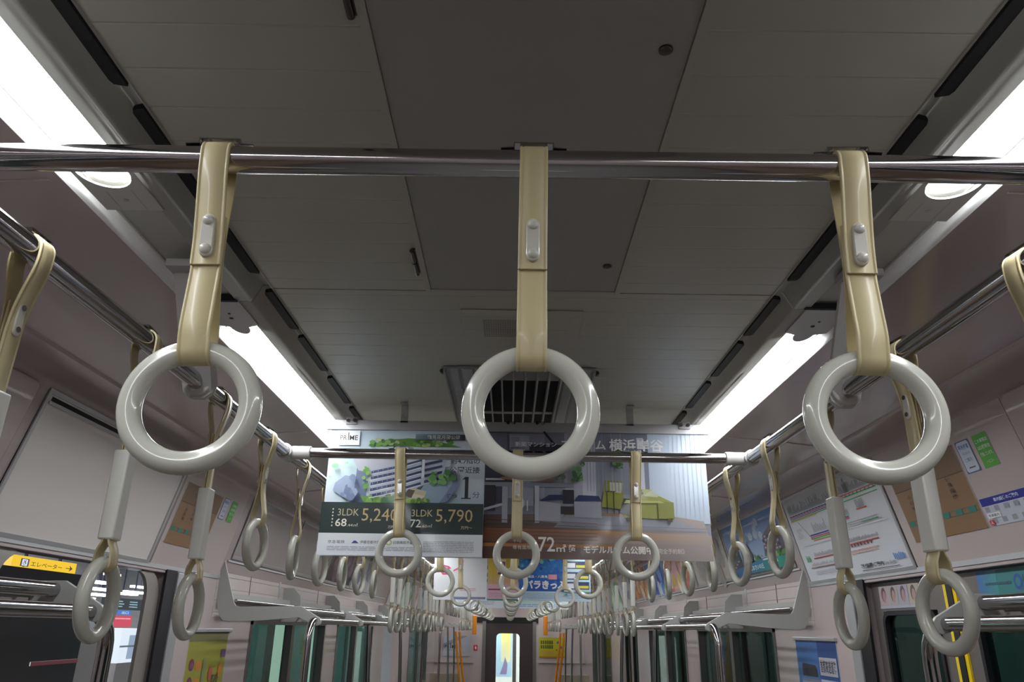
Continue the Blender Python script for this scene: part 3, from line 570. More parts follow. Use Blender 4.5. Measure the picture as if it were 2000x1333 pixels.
mp.lines(0.55, 0.20, 0.85, 0.25, 2, 'c8805c', 0.3, 0.2, 9); mp.text('路線図', 0.60, 0.045, 0.705, 0.095, '2c2c30', 0.02); mp.text('ご案内', 0.715, 0.05, 0.80, 0.095, '2c2c30', 0.02); mp.text('Line Guide', 0.81, 0.055, 0.90, 0.085, '44444a'); mp.rect(0.60, 0.025, 0.92, 0.031, '3c3c40')
ticks(mp, 0.90, 0.97, 0.085, 6, 0.045, 0.06, '5c88cc', 0.009); mp.rect(0.47, 0.62, 0.58, 0.625, '50505a'); mp.poly([(0.12, 0.70), (0.125, 0.70), (0.21, 0.50), (0.205, 0.50)], '50505a')
mp.thing('line_map', 'white railway line map with coloured lines above the right door', 'map')

# cardboard sheets tucked into the walls, stickers
def cardboard(s, ya, yb, v0, v1, label):
    st = ya if s < 0 else yb
    p = Print(yb-ya, (v1-v0)*PL, slope(s, st, v0, 0.004), '8a6b4c', 0.002)
    p.rect(0, 0.68, 1, 1, '74593f'); p.rect(0, 0.672, 1, 0.684, '4c3a2c'); p.rect(0.02, 0.265, 1, 0.275, '3f7068'); p.rect(0.02, 0.205, 1, 0.213, '3f7068')
    for k in range(6): p.rect(0.03+k*0.17, 0.205, 0.11+k*0.17, 0.275, '2f7a72')
    for k, (t_, bb) in enumerate((('小心地', 0.33), ('手荷物', 0.36), ('人', 0.42), ('優先座席', 0.40))):
        for i, ch in enumerate(t_): p.text(ch, 0.16+k*0.2, bb+0.22-i*0.075, 0.22+k*0.2, bb+0.275-i*0.075, '4a3426', 0.02)
    p.text('口', 0.25, 0.80, 0.33, 0.86, '4a3440'); p.text('元', 0.62, 0.80, 0.70, 0.87, '4c3a3a')
    p.thing('cardboard_sheet', label, 'cardboard')
cardboard(1, 2.055, 2.44, 0.20, 0.83, 'brown cardboard sheet with a teal chequer strip, between line map and green sticker')
cardboard(-1, 2.785, 3.145, 0.21, 0.82, 'brown cardboard sheet on the left wall beside the empty framed panel')
def stickers(s, y, who):
    d = 1 if s < 0 else -1
    g = Print(0.062, 0.24*PL, slope(s, y if s < 0 else y, 0.59, 0.0028), '4fa838', 0.0004)
    for i, t_ in enumerate(('この車両は', 'LED照明を', '使用しています。')): g.text(t_, 0.1, 0.74-i*0.2, 0.94, 0.86-i*0.2, 'e4f4dc', 0.015)
    g.text('〜エコ〜', 0.3, 0.12, 0.8, 0.2, 'd4ecc8'); g.thing('eco_sticker', 'green sticker with white lettering, ' + who, 'sticker')
stickers(1, 1.960, 'above the blue notice on the right wall'); stickers(-1, 3.262, 'beside the cardboard sheet on the left wall')
def whitest(s, y, who):
    g = Print(0.062, 0.24*PL, slope(s, y, 0.59, 0.0028), '3c5c94', 0.0004)
    g.poly([(0.05, 0.1), (0.12, 0.03), (0.88, 0.03), (0.95, 0.1), (0.95, 0.9), (0.88, 0.97), (0.12, 0.97), (0.05, 0.9)], 'cfd6e4')
    g.text('弱冷房車', 0.12, 0.72, 0.88, 0.88, '4a78b8', 0.03); g.lines(0.25, 0.56, 0.8, 0.64, 2, '7890b8', 0.4, 0.1); g.text('ご案内', 0.25, 0.34, 0.75, 0.46, '5a80b8', 0.01); g.lines(0.3, 0.12, 0.75, 0.2, 1, '50586c', 0.5)
    g.thing('notice_sticker', 'white rounded notice sticker with blue title, ' + who, 'sticker')
whitest(1, 2.040, 'between cardboard and green sticker on the right'); whitest(-1, 3.168, 'between cardboard and green sticker on the left')
bs = Print(0.24, 0.20*PL, slope(1, 2.045, 0.20, 0.0028), 'c4c8d4', 0.0004)
bs.rect(0, 0.72, 1, 1, '1c2490'); bs.text('車内設備のご案内', 0.24, 0.80, 0.66, 0.94, 'e0e4f4', 0.02)
for k in range(6):
    for j in (0.08, 0.50): bs.rect(0.03+k*0.17+(0.05 if j < 0.3 else 0), j, 0.11+k*0.17+(0.05 if j < 0.3 else 0), j+0.18, '9a9ca8')
bs.rect(0.03, 0.28, 0.26, 0.46, 'eceef2'); bs.text('号車案内', 0.05, 0.32, 0.24, 0.42, '3c3c44', 0.01); bs.rect(0.02, 0.04, 0.10, 0.22, 'c03040'); bs.text('人', 0.035, 0.07, 0.085, 0.2, 'f0e0e0', 0.03)
bs.thing('coach_notice', 'blue and white coach facilities notice below the green sticker on the right', 'notice')
struct(MB().prism([(0, 0), (0.70, 0), (0.70, PL*1.0), (0, PL*1.0)], slope(1, 2.495, 0.0), -0.001, 0.0012).build('trim_%d' % n, M_wall2, smooth=0)); n += 1
struct(MB().prism([(0, 0), (0.66, 0), (0.66, PL*1.0), (0, PL*1.0)], slope(-1, 2.76, 0.0), -0.001, 0.0012).build('trim_%d' % n, M_wall2, smooth=0)); n += 1
for s, ya in ((1, 1.785), (-1, 0.3)):
    q = MB().prism([(0.0, 0), (1.485, 0), (1.485, PL*0.98), (1.47, PL), (0.02, PL), (0.0, PL*0.97)], slope(s, ya, 0.0), -0.001, 0.009).build('trim_%d' % n, M_wall, smooth=0, bevel=0.004); struct(q); n += 1
for s, st in ((1, 1.97), (-1, 1.90), (-1, 3.12), (1, 3.2), (-1, 5.0), (1, 5.0)):
    q = MB(); fn = slope(s, st, 1.01, 0.0)
    q.prism([(0, 0), (0.09, 0), (0.085, 0.009), (0.005, 0.009)], fn, -0.001, 0.004)
    o = q.build('panel_latch', M_screw, smooth=0); tag(o, 'dark pull latch above the %s wall panel at %s' % (SIDE[s], {1.97: 'the green sticker', 1.90: 'the empty frame', 3.12: 'the cardboard sheet', 3.2: 'the line map', 5.0: 'the luggage rack'}[st]), 'latch')

# adverts above the seats
frame(1, 3.50, 4.46, 0.215, 1.01, 'aluminium frame around the blue sky apartment advert')
ad = Print(0.90, 0.745*PL, slope(1, 4.43, 0.25, 0.003), '6f9cd0', 0.0005)
ad.rect(0, 0.2, 1, 1, ['b8cce4', 'a4bcdc', '2f68b8', '3c78c4']); ad.blobs(0.15, 0.55, 0.7, 0.85, 24, 0.03, ['b8cce4', 'c8d8ea', '9cbce0'], 31, 0.6)
ad.text('鎌倉の丘へ', 0.38, 0.66, 0.62, 0.74, '8fb4dc'); ad.text('新しい暮らしのかたち', 0.34, 0.54, 0.6, 0.58, '50709c')
ad.poly([(0.02, 0.05), (0.22, 0.12), (0.22, 0.5), (0.06, 0.52)], '3c444c'); ad.poly([(0.24, 0.2), (0.42, 0.2), (0.46, 0.3), (0.42, 0.54), (0.28, 0.56)], '4c4a50'); ad.poly([(0.66, 0.24), (1.0, 0.2), (1.0, 0.66), (0.92, 0.76), (0.72, 0.58)], '5c5866')
for k in range(6):
    for j in range(5): ad.rect(0.70+k*0.045, 0.30+j*0.06, 0.725+k*0.045, 0.335+j*0.06, 'c9b4c0' if (k+j) % 3 else '2c2c3a')
    ad.rect(0.06+(k % 3)*0.05, 0.16+k*0.05, 0.09+(k % 3)*0.05, 0.19+k*0.05, 'a8b0a8')
for j in range(6): ad.rect(0.30, 0.24+j*0.045, 0.42, 0.262+j*0.045, 'c0b0b4')
ad.blobs(0.3, 0.18, 1.0, 0.28, 40, 0.016, ['5c8c48', '78a058', '4a7838'], 33, 0.7)
ad.poly([(0, 0), (1, 0), (1, 0.17), (0.7, 0.22), (0.0, 0.12)], ['2050a0', '1c9470', '1c9470', '2080a0', '2458a8']); ad.rect(0.28, 0.06, 0.36, 0.13, 'dfe8ec'); ad.text('しおさいの丘', 0.38, 0.05, 0.62, 0.14, 'dce8f0', 0.03); ad.text('公開中', 0.70, 0.08, 0.86, 0.16, 'dcf0e4', 0.03); ad.ell(0.7, 0.19, 0.08, 0.015, 'd8ecdc')
ad.thing('wall_advert', 'blue sky advert with apartment blocks on the right wall after the line map', 'advert')
palette = {1: [('c9c4bc', 'grey sheet advert', ['b8b0a8', 'cfcac4', 'a8a29c']), ('d8a8a0', 'pink and yellow leaflet advert', ['d8c040', 'd06858', 'e0b0b8', 'f0e0d0']), ('3058a8', 'deep blue leaflet advert', ['2048a0', '5088c8', 'c8d4e4']), ('a8745c', 'orange food leaflet advert', ['d89048', 'e0c8a8', '9c4030'])],
           -1: [('a39b98', 'blank pale panel advert', ['a8a09c', '9c9490']), ('a8a09c', 'second blank pale panel advert', ['aca4a0', 'a09894']), ('2c2430', 'dark picture advert', ['4a3444', '20202c', '6c5058']), ('bcbcc0', 'white text advert', ['8c8c98', 'd0d0d4', '6c7080'])]}
for s in (-1, 1):
    y = 4.48 if s > 0 else 3.50
    k = 0
    while y < 8.0 and k < 4:
        wd = 0.86
        frame(s, y, y+wd, 0.215, 1.01, 'advert frame on the %s wall above the luggage rack, %s from the door' % (SIDE[s], ORD[k] if k else 'first'))
        base, nm, cols = palette[s][k]
        p = Print(wd-0.04, 0.73*PL, slope(s, (y+0.02) if s < 0 else (y+wd-0.02), 0.26, 0.003), base, 0.0005)
        if not (s < 0 and k < 2):
            p.blobs(0.03, 0.05, 0.97, 0.95, 26, 0.06, cols, 40+k+s); p.rect(0.49, 0.0, 0.505, 1, 'c0bcb8'); p.lines(0.08, 0.1, 0.4, 0.3, 5, cols[0], 0.4, 0.3, k)
        p.thing('wall_advert', nm + ' on the %s wall, %s past the door' % (SIDE[s], ORD[k] if k else 'first'), 'advert')
        y += wd+0.02; k += 1
    y = 8.15
    for k in range(6):
        p = Print(0.80, 0.9*PL, slope(s, y if s < 0 else y+0.8, 0.05, 0.003), ['cdd0d4', 'c4d4c8', 'd0c4b8', 'b8c8d4', 'd4d0c0', 'c0c4cc'][k], 0.001)
        p.blobs(0.05, 0.1, 0.95, 0.9, 14, 0.06, [['8c90a0', 'b0b4bc'], ['48a850', '7cbc70'], ['a86c50', 'c8a890'], ['506c9c', '90a8c8'], ['b0a048', 'd8c880'], ['8890a0', '606878']][k], 50+k)
        p.thing('wall_advert', 'far wall advert on the %s, %s beyond the third poster row' % (SIDE[s], ORD[k] if k else 'first'), 'advert'); y += 0.9
    # lining below the adverts, fluted
    MBw = MB().box(*sorted((s*1.2985, s*1.301)), 3.42, 8.0, 1.53, 1.765)
    struct(MBw.build('trim_%d' % n, M_groove, smooth=0)); n += 1
    for y, wd, mm in ((3.86, 0.004, M_brown), (4.35, 0.03, M_alu), (5.25, 0.004, M_brown), (5.85, 0.03, M_alu)):
        struct(MB().box(*sorted((s*1.2965, s*1.299)), y, y+wd, 1.60, 1.765).build('trim_%d' % n, mm, smooth=0)); n += 1

# ------------------------------------------------------------------ rails, crossbars
BZ = 1.949; RX = 0.6434; BR = 0.0140; SR = 0.0168
for s in (-1, 1):
    t = thing('grab_rail', 'long polished steel rail along the %s side carrying the side straps' % SIDE[s], 'rail', (s*RX, 0, BZ))
    MB().tube([(0, -1.9+k*0.5, 0) for k in range(31)] + [(0, 13.6, 0)], SR, 24).build('pipe', M_chrome, t)
    for y in (1.42, 4.83, 8.2, 11.2):
        a = MB(); a.prism([(-0.03, 0.155), (0.03, 0.155), (0.034, 0.0), (0.029, -0.019), (0.013, -0.032), (-0.013, -0.032), (-0.029, -0.019), (-0.034, 0.0)], lambda p, q, d, y=y, s=s: (p - s*0.22*max(0, q), y + d - 1.45*max(0, q-0.02), q), -0.006, 0.006)
        o = a.build('bracket', M_white, t, smooth=0, bevel=0.001)
        MB().tube([(0, y-0.017, 0), (0, y+0.017, 0)], 0.029, 28).build('clamp', M_white, o, bevel=0.002)
        MB().box(-s*0.034-0.035, -s*0.034+0.035, y-0.225, y-0.18, 0.150, 0.1645).build('foot', M_grey, o, smooth=0, bevel=0.001)
YB = [0.651, 2.0425, 3.336, 4.779, 6.1, 7.0, 7.8, 8.6, 9.8, 10.9, 11.9, 12.8]
for k, y in enumerate(YB):
    t = thing('crossbar', '%s steel crossbar spanning the two side rails' % ORD[k], 'crossbar', (0, y, BZ), 0, 'steel crossbars between the side rails')
    MB().tube([(-RX+0.02, 0, 0), (-0.3, 0, 0), (0, 0, 0), (0.3, 0, 0), (RX-0.02, 0, 0)], BR if k else 0.0142, 24).build('pipe', M_chrome, t)
    for s in (-1, 1):
        MB().tube([(s*(RX-0.015), 0, 0), (s*(RX-0.068), 0, 0)], 0.0185, 24).tube([(s*RX, -0.028, 0), (s*RX, 0.028, 0)], 0.0215, 24).build('joint', M_white, t, bevel=0.0015)

# ------------------------------------------------------------------ hand straps
def arc(c, r, a0, a1, n_): return [(c[0]+r*math.cos(R(a0+(a1-a0)*k/n_)), c[1]+r*math.sin(R(a0+(a1-a0)*k/n_))) for k in range(n_+1)]
def cat(P, seg=5):
    out = []
    for i in range(len(P)-1):
        p0 = P[max(0, i-1)]; p1 = P[i]; p2 = P[i+1]; p3 = P[min(len(P)-1, i+2)]
        for k in range(seg):
            t = k/seg
            out.append(tuple(0.5*((2*p1[j]) + (-p0[j]+p2[j])*t + (2*p0[j]-5*p1[j]+4*p2[j]-p3[j])*t*t + (-p0[j]+3*p1[j]-3*p2[j]+p3[j])*t**3) for j in (0, 1)))
    return out + [P[-1]]
def make_strap(long_, label, side=False):
    t = thing('hand_strap', label, 'hand strap', (0, 0, 0))
    dz = -0.151 if long_ else 0.0
    ra = 0.0188 if side else 0.0164; up_ = ra-0.0164
    tz = -0.2125+dz                                  # centre of the ring's upper tube
    pre = cat([(-0.0062, -0.1246), (-0.0066, -0.095), (-0.0105, -0.062), (0.0006-ra, -0.025), (-ra, 0.0)])
    top = arc((0, 0), ra, 180, 0, 12)[1:]
    if long_: down = cat([(ra, 0.0), (ra-0.0009, -0.025), (0.0085, -0.065), (0.0032, -0.10), (0.0026, -0.15), (0.0024, -0.30), (0.004, -0.328), (0.0105, -0.345), (0.0121, tz)])[1:]
    else: down = cat([(ra, 0.0), (ra-0.0009, -0.025), (0.0085, -0.065), (0.0032, -0.10), (0.0035, -0.135), (0.0098, -0.172), (0.0135, -0.193), (0.0121, tz)])[1:]
    bot = arc((0, tz), 0.0121, 0, -180, 12)[1:]
    if long_: up = cat([(-0.0121, tz), (-0.0105, -0.345), (-0.004, -0.328), (-0.0022, -0.30), (-0.0022, -0.12), (-0.0022, -0.075)])[1:]
    else: up = cat([(-0.0121, tz), (-0.0138, -0.193), (-0.0098, -0.168), (-0.004, -0.135), (-0.0024, -0.115), (-0.0022, -0.07)])[1:]
    path = pre+top+down+bot+up
    W = 0.0142
    prof = [(-W, -0.0014), (-W, 0.0010), (-W+0.0008, 0.0017), (-W+0.0022, 0.0017), (-W+0.0030, 0.0009), (-W+0.0036, 0.0009), (-W+0.0042, 0.0015),
            (W-0.0042, 0.0015), (W-0.0036, 0.0009), (W-0.0030, 0.0009), (W-0.0022, 0.0017), (W-0.0008, 0.0017), (W, 0.0010), (W, -0.0014)]
    v = []; f = []; m = len(prof)
    for i, p in enumerate(path):
        a = path[max(0, i-1)]; b = path[min(len(path)-1, i+1)]; ty, tz_ = b[0]-a[0], b[1]-a[1]; L = math.hypot(ty, tz_) or 1; ny, nz = -tz_/L, ty/L
        for x, o in prof: v.append((x, p[0]+ny*o, p[1]+nz*o))
    for i in range(len(path)-1):
        for k in range(m): f.append((i*m+k, i*m+(k+1) % m, (i+1)*m+(k+1) % m, (i+1)*m+k))
    f += [tuple(range(m)), tuple((len(path)-1)*m+k for k in range(m-1, -1, -1))]
    MB().add(v, f).build('strap_band', M_strap, t, smooth=50)
    MB().torus((0, 0, -0.265+dz), 0.0525, 0.0105, 64, 20).build('ring', M_ring, t, smooth=80)
    # rivet buckle: white capsule with two domes on one face, screws on the other
    cap = [(0.0066*math.cos(a), -0.0780+0.0066*math.sin(a)) for a in [math.pi*k/8 for k in range(9)]] + [(-0.0066*math.cos(a), -0.1110-0.0066*math.sin(a)) for a in [math.pi*k/8 for k in range(9)]]
    b = MB().prism(cap, lambda p, q, d: (p, d, q), -0.0125, -0.0078).build('buckle', M_buckle, t, bevel=0.0012)
    for z in (-0.0785, -0.1105): MB().dome((0, -0.0123, z), 0.0057, 0.0042, (0, -1, 0)).build('rivet', M_buckle, b)
    pl = MB().prism(cap, lambda p, q, d: (p, d, q), 0.0046, 0.0078).build('back_plate', M_buckle, t, bevel=0.0008)
    for z in (-0.080, -0.109): MB().tube([(0, 0.0076, z), (0, 0.0090, z)], 0.0038, 14).build('screw', M_chrome, pl)
    c = MB().prism([(-0.034, 0.0150), (-0.020, 0.0160), (-0.0195, 0.0215), (0.0195, 0.0215), (0.020, 0.0160), (0.034, 0.0150), (0.034, 0.0162), (0.0212, 0.0172), (0.0206, 0.0228), (-0.0206, 0.0228), (-0.0212, 0.0172), (-0.034, 0.0162)], lambda p, q, d: (p, d, q+up_), -0.006, 0.006)
    c.build('clip', M_chrome, t, smooth=0)
    if long_: MB().box(-0.0165, 0.0165, -0.0125, 0.0115, -0.329, -0.189).build('sleeve', M_sleeve, t, bevel=0.003)
    return t
POS = {-1: 'left', 0: 'middle', 1: 'right'}
first_ = {}
def place(kind, loc, rz, label, grp):
    """kind: c crossbar, s short on a side rail, l sleeved on a side rail"""
    tilt = (R(random.uniform(-1.2, 1.2)), R(random.uniform(-0.5, 0.5)), rz + R(random.uniform(-2.5, 2.5)))
    if kind not in first_:
        o = first_[kind] = make_strap(kind == 'l', label, kind != 'c'); o.location = loc; o.rotation_euler = tilt; o['group'] = grp; return o
    return dup(first_[kind], loc, tilt, label, grp)
for k, y in enumerate(YB):
    for j in (-1, 0, 1):
        if k == 0:
            lab = {-1: 'large cream strap and ivory ring at the left of the nearest crossbar', 0: 'large cream strap and ivory ring hanging in the middle of the nearest crossbar', 1: 'large cream strap and ivory ring at the right of the nearest crossbar'}[j]
        else: lab = 'cream strap with ivory ring on the %s crossbar, %s of its three' % (ORD[k], POS[j])
        o = place('c', (j*0.325, y, BZ), 0, lab, 'straps on the crossbars')
        if k == 0:
            o.rotation_euler = {-1: (R(-0.5), R(-3.2), R(6)), 0: (0, R(0.4), 0), 1: (R(-0.5), R(3.2), R(-6))}[j]
        else: o.rotation_euler[1] += R(2.0*j)
seq = [('l', 0.862), ('l', 1.19), ('l', 1.537), ('s', 1.872), ('s', 2.228), ('s', 2.57), ('s', 2.92), ('s', 3.27), ('s', 3.61)]
seq += [('l', 4.18+0.335*i) for i in range(11)] + [('s', 8.03+0.35*i) for i in range(6)] + [('l', 10.25+0.335*i) for i in range(10)]
names36 = ORD + ['twenty-%s' % x for x in ('first', 'second', 'third', 'fourth', 'fifth', 'sixth', 'seventh', 'eighth', 'ninth')] + ['thirtieth'] + ['thirty-%s' % x for x in ('first', 'second', 'third', 'fourth', 'fifth', 'sixth')]
for s in (-1, 1):
    for k, (kind, y) in enumerate(seq):
        y2 = y + random.uniform(-0.012, 0.012) if k > 4 else y
        lab = 'cream strap %son the %s side rail, %s along it' % ('with white sleeve ' if kind == 'l' else 'and bare ring ', SIDE[s], names36[k])
        o = place(kind, (s*RX, y2, BZ), s*math.pi/2, lab, ('sleeved' if kind == 'l' else 'short') + ' straps on the side rails')
        tw = ({-1: [5, -4, 0, 6, -9, 3, -5], 1: [5, 8, 0, 6, 7, -3, 4]}[s][k]) if k < 7 else random.uniform(-9, 9)
        o.rotation_euler[2] += R(s*tw)

# ------------------------------------------------------------------ luggage racks and grab poles
PLT = [(1.299, 1.775), (1.286, 1.765), (1.222, 1.594), (1.212, 1.579), (1.195, 1.574), (0.925, 1.580), (0.842, 1.534), (0.832, 1.522), (0.833, 1.508), (0.848, 1.501), (0.865, 1.505), (0.931, 1.534), (1.10, 1.519), (1.225, 1.512), (1.262, 1.518), (1.282, 1.545), (1.299, 1.60)]
PLM = [(1.299, 1.70), (1.24, 1.70), (1.20, 1.66), (1.19, 1.60), (1.17, 1.578), (0.925, 1.580), (0.842, 1.534), (0.832, 1.522), (0.833, 1.508), (0.848, 1.501), (0.865, 1.505), (0.931, 1.534), (1.10, 1.519), (1.299, 1.519)]
def rack(s, ya, yb, plates, label):
    t = thing('luggage_rack', label, 'luggage rack', (0, 0, 0), 0, 'luggage racks over the seats')
    for i, y in enumerate(plates):
        MB().prism([(s*x, z) for x, z in (PLT if i == 0 else PLM)], lambda a, b, d, y=y: (a, y+d, b), -0.005, 0.005).build('end_plate', M_rack, t, smooth=0, bevel=0.0015)
    def rod(x, z, r, nm, m=M_chrome): MB().tube([(s*x, min(plates)+(max(plates)-min(plates))*k/8, z) for k in range(9)], r, 16).build(nm, m, t)
    rod(0.862, 1.521, 0.0140, 'front_bar'); rod(0.945, 1.562, 0.0145, 'upper_bar'); rod(1.215, 1.60, 0.007, 'back_bar')
    for k in range(7): rod(0.985+k*0.033, 1.549, 0.0035, 'shelf_rod', M_steel)
    MB().box(*sorted((s*1.255, s*1.299)), min(plates)+0.02, max(plates)-0.02, 1.600, 1.632).build('back_channel', M_rack, t, smooth=0)
rack(-1, -1.6, 1.605, [1.6, 0.3, -0.9], 'near luggage rack on the left with two steel bars ending at the open door')
rack(1, -1.6, 1.605, [1.6, 0.3, -0.9], 'near luggage rack on the right with two steel bars ending at the closed door')
rack(-1, 3.445, 7.75, [3.45, 4.45, 5.5, 6.6, 7.75], 'left luggage rack past the door with an angled white end plate')
rack(1, 3.445, 7.75, [3.45, 4.45, 5.5, 6.6, 7.75], 'right luggage rack past the door with an angled white end plate')
rack(-1, 9.9, 13.5, [9.9, 11.1, 12.3, 13.4], 'far left luggage rack near the end door')
rack(1, 9.9, 13.5, [9.9, 11.1, 12.3, 13.4], 'far right luggage rack near the end door')
def pole(s, y, d, label, m=M_chrome, r=0.0155, x=0.862):
    pts = [(s*x, y, 1.521)] + [(s*x, y+d*0.075*math.sin(R(q)), 1.521-0.075*(1-math.cos(R(q)))) for q in (20, 40, 60, 75, 90)] + [(s*x, y+d*0.075, z) for z in (1.3, 0.9, 0.4, FZ)]
    o = MB().tube(pts, r, 20).build('grab_pole', m); tag(o, label, 'grab pole', 'poles at the ends of the racks')
for s in (-1, 1):
    pole(s, 1.61, 1, 'bent steel grab pole at the near end of the %s door' % SIDE[s])
    pole(s, 3.44, -1, 'bent steel grab pole at the far end of the %s door' % SIDE[s])
    pole(s, 7.76, 1, 'steel grab pole on the %s before the second doorway' % SIDE[s])
    pole(s, 9.89, -1, 'steel grab pole on the %s beyond the second doorway' % SIDE[s])
    for k, y in enumerate((4.8, 6.2)):
        o = MB().tube([(s*0.862, y, 1.521), (s*0.845, y, 1.2), (s*0.83, y, 0.6), (s*0.80, y, 0.27)], 0.013, 16).build('grab_pole', M_chrome)
        tag(o, 'slim steel pole rising from the %s seat, %s after the door' % (SIDE[s], ('first', 'second')[k]), 'grab pole', 'poles along the seats')
    for k, y in enumerate((11.0, 12.2)):
        o = MB().tube([(s*0.862, y, 1.521), (s*0.845, y, 1.2), (s*0.83, y, 0.6), (s*0.80, y, 0.27)], 0.013, 16).build('grab_pole', M_chrome)
        tag(o, 'thin distant steel pole by the %s far seat, %s before the end wall' % (SIDE[s], ('second', 'last')[k]), 'grab pole', 'poles along the seats')
    for k, x in enumerate((0.862, 0.805)):
        o = MB().tube([(s*x, 12.75, 1.45), (s*(x-0.02), 12.75, 1.2), (s*(x-0.09), 12.75, 0.7), (s*(x-0.12), 12.75, 0.3), (s*(x-0.12), 12.75, FZ)], 0.018, 12).build('grab_pole', M_orange)
        tag(o, 'orange grab pole near the end wall on the %s, %s of its pair' % (SIDE[s], ('outer', 'inner')[k]), 'grab pole', 'orange poles at the priority seats')
    cd_ = thing('hanging_strap_bundle', 'orange cord tassel hanging at the %s of the end door' % SIDE[s], 'cord', (s*0.575, 12.9, 1.70))
    MB().box(-0.035, 0.035, -0.01, 0.01, -0.29, 0.0).build('cord', M_orange, cd_, smooth=0, bevel=0.008)

# ------------------------------------------------------------------ doors
dk = 1
def leaf(s, y0, y1, w0, w1):
    """one sliding leaf at the right wall with its window"""
    global dk
    d = bpy.data.objects.new('door_%d' % dk, None); C.objects.link(d); d['kind'] = 'structure'; dk += 1
    X0, X1 = sorted((s*1.325, s*1.345)); zt, zb = 1.575, 0.75
    MB().box(X0, X1, y0, w0, FZ, 1.672).box(X0, X1, w1, y1, FZ, 1.672).box(X0, X1, w0, w1, zt, 1.672).box(X0, X1, w0, w1, FZ, zb).build('leaf_panel', M_leaf, d, smooth=0)
    def rr(m, r):
        a, b, c, e = w0+m, w1-m, zb+m, zt-m; o = []
        for cx, cz, q in ((b-r, e-r, 0), (a+r, e-r, 90), (a+r, c+r, 180), (b-r, c+r, 270)):
            for k in range(6): o.append((cx+r*math.cos(R(q+k*18)), cz+r*math.sin(R(q+k*18))))
        return o
    A_, B_ = rr(-0.002, 0.045), rr(0.013, 0.035); nn = len(A_); v = []; f = []
    for dx in (1.318, 1.352):
        v += [(s*dx, p, q) for p, q in A_] + [(s*dx, p, q) for p, q in B_]
    for k in range(nn):
        k2 = (k+1) % nn; f += [(k, k2, nn+k2, nn+k), (2*nn+k, 3*nn+k, 3*nn+k2, 2*nn+k2), (nn+k, nn+k2, 3*nn+k2, 3*nn+k), (k, 2*nn+k, 2*nn+k2, k2)]
    # corner fillets of the leaf behind the rubber
    MB().add(v, f).build('window_rubber', M_rubber, d, smooth=40)
    MB().box(s*1.334-0.002, s*1.334+0.002, w0+0.005, w1-0.005, zb+0.005, zt-0.005).build('window_pane', M_glass, d, smooth=0)
    return d
d = leaf(1, 2.376, 2.90, 2.475, 2.835); leaf(1, 1.86, 2.372, 1.95, 2.275)
ys = thing('door_edge_strip', 'yellow and black warning strips where the right door leaves meet', 'warning strip', (1.322, 2.376, FZ))
MB().box(-0.003, 0.003, 0.016, 0.036, 0, 1.86).build('yellow_strip', M_yellow, ys, smooth=0)
MB().box(-0.003, 0.003, -0.030, -0.014, 0, 1.86).build('yellow_strip', M_yellow, ys, smooth=0)
MB().box(-0.006, 0.003, -0.014, 0.016, 0, 1.86).build('rubber_seal', M_rubber, ys, smooth=0)
leaf(1, 8.75, 9.3, 8.85, 9.2); leaf(1, 8.2, 8.75, 8.3, 8.65)
for s in (-1, 1):
    struct(MB().box(*sorted((s*1.302, s*1.35)), 1.84, 2.96, 1.676, 1.70).build('trim_%d' % n, M_brown, smooth=0)); n += 1
    struct(MB().box(*sorted((s*1.292, s*1.302)), 2.895, 2.985, FZ, 1.69).build('trim_%d' % n, M_rubber, smooth=0)); n += 1
    o = MB().box(*sorted((s*1.285, s*1.302)), 2.99, 3.055, FZ, 1.685).build('trim_%d' % n, M_alu, smooth=0, bevel=0.004); struct(o); n += 1
# rounded steel frame of the open doorway on the left
def corner(y, z, r, a0, a1): return [(y+r*math.cos(R(a0+(a1-a0)*k/8)), z+r*math.sin(R(a0+(a1-a0)*k/8))) for k in range(9)]
for yi, yo, sg in ((2.80, 2.895, 1), (1.96, 1.865, -1)):
    ci, co = yi-sg*0.085, yo-sg*0.105
    a_in = corner(ci, 1.585, 0.085, 0 if sg > 0 else 180, 90); a_out = corner(co, 1.575, 0.105, 0 if sg > 0 else 180, 90)
    P_ = [(yi, FZ)] + a_in; Q_ = [(yo, FZ)] + a_out; m3 = MB()
    for k in range(len(P_)-1): m3.prism([P_[k], P_[k+1], Q_[k+1], Q_[k]], lambda a, b, d: (-d, a, b), 1.310, 1.322)
    o = m3.build('door_%d' % dk, M_dframe, smooth=0); struct(o); dk += 1
# stickers on the right door
fs = Print(0.28, 0.075, upright(1, 2.845, 1.585, 1.3245), 'b4acac', 0.0004)
for k in range(4): fs.rect(0.01+k*0.25, 0.12, 0.24+k*0.25, 0.98, ['b0a0a4', 'a8a0a0', 'a4a0b0', 'b0a494'][k]); fs.ell(0.12+k*0.25, 0.62, 0.06, 0.34, ['5a4450', '4c4254', '544a60', '58464c'][k]); fs.ell(0.13+k*0.25, 0.52, 0.042, 0.28, ['a88484', 'ac8c80', 'a88480', 'a88880'][k])
fs.rect(0.0, 0.0, 1, 0.12, 'a8acb8'); fs.thing('door_sticker', 'small advert strip with faces above the right door window', 'sticker')
f2 = Print(0.36, 0.07, upright(1, 2.235, 1.60, 1.3245), '2c7c80', 0.0004)
f2.rect(0, 0, 0.25, 1, ['3a6ca8', '3c8c90', '3c8c90', '3a6ca8']); f2.ell(0.5, 0.5, 0.05, 0.30, '2050a0'); f2.ell(0.5, 0.5, 0.028, 0.17, '2c7c80'); f2.text('い', 0.56, 0.25, 0.64, 0.75, '284c60', 0.03); f2.lines(0.1, 0.4, 0.42, 0.6, 1, '28586c', 0.5)
f2.thing('door_sticker', 'teal advert strip with a blue ring above the nearer right door leaf', 'sticker')

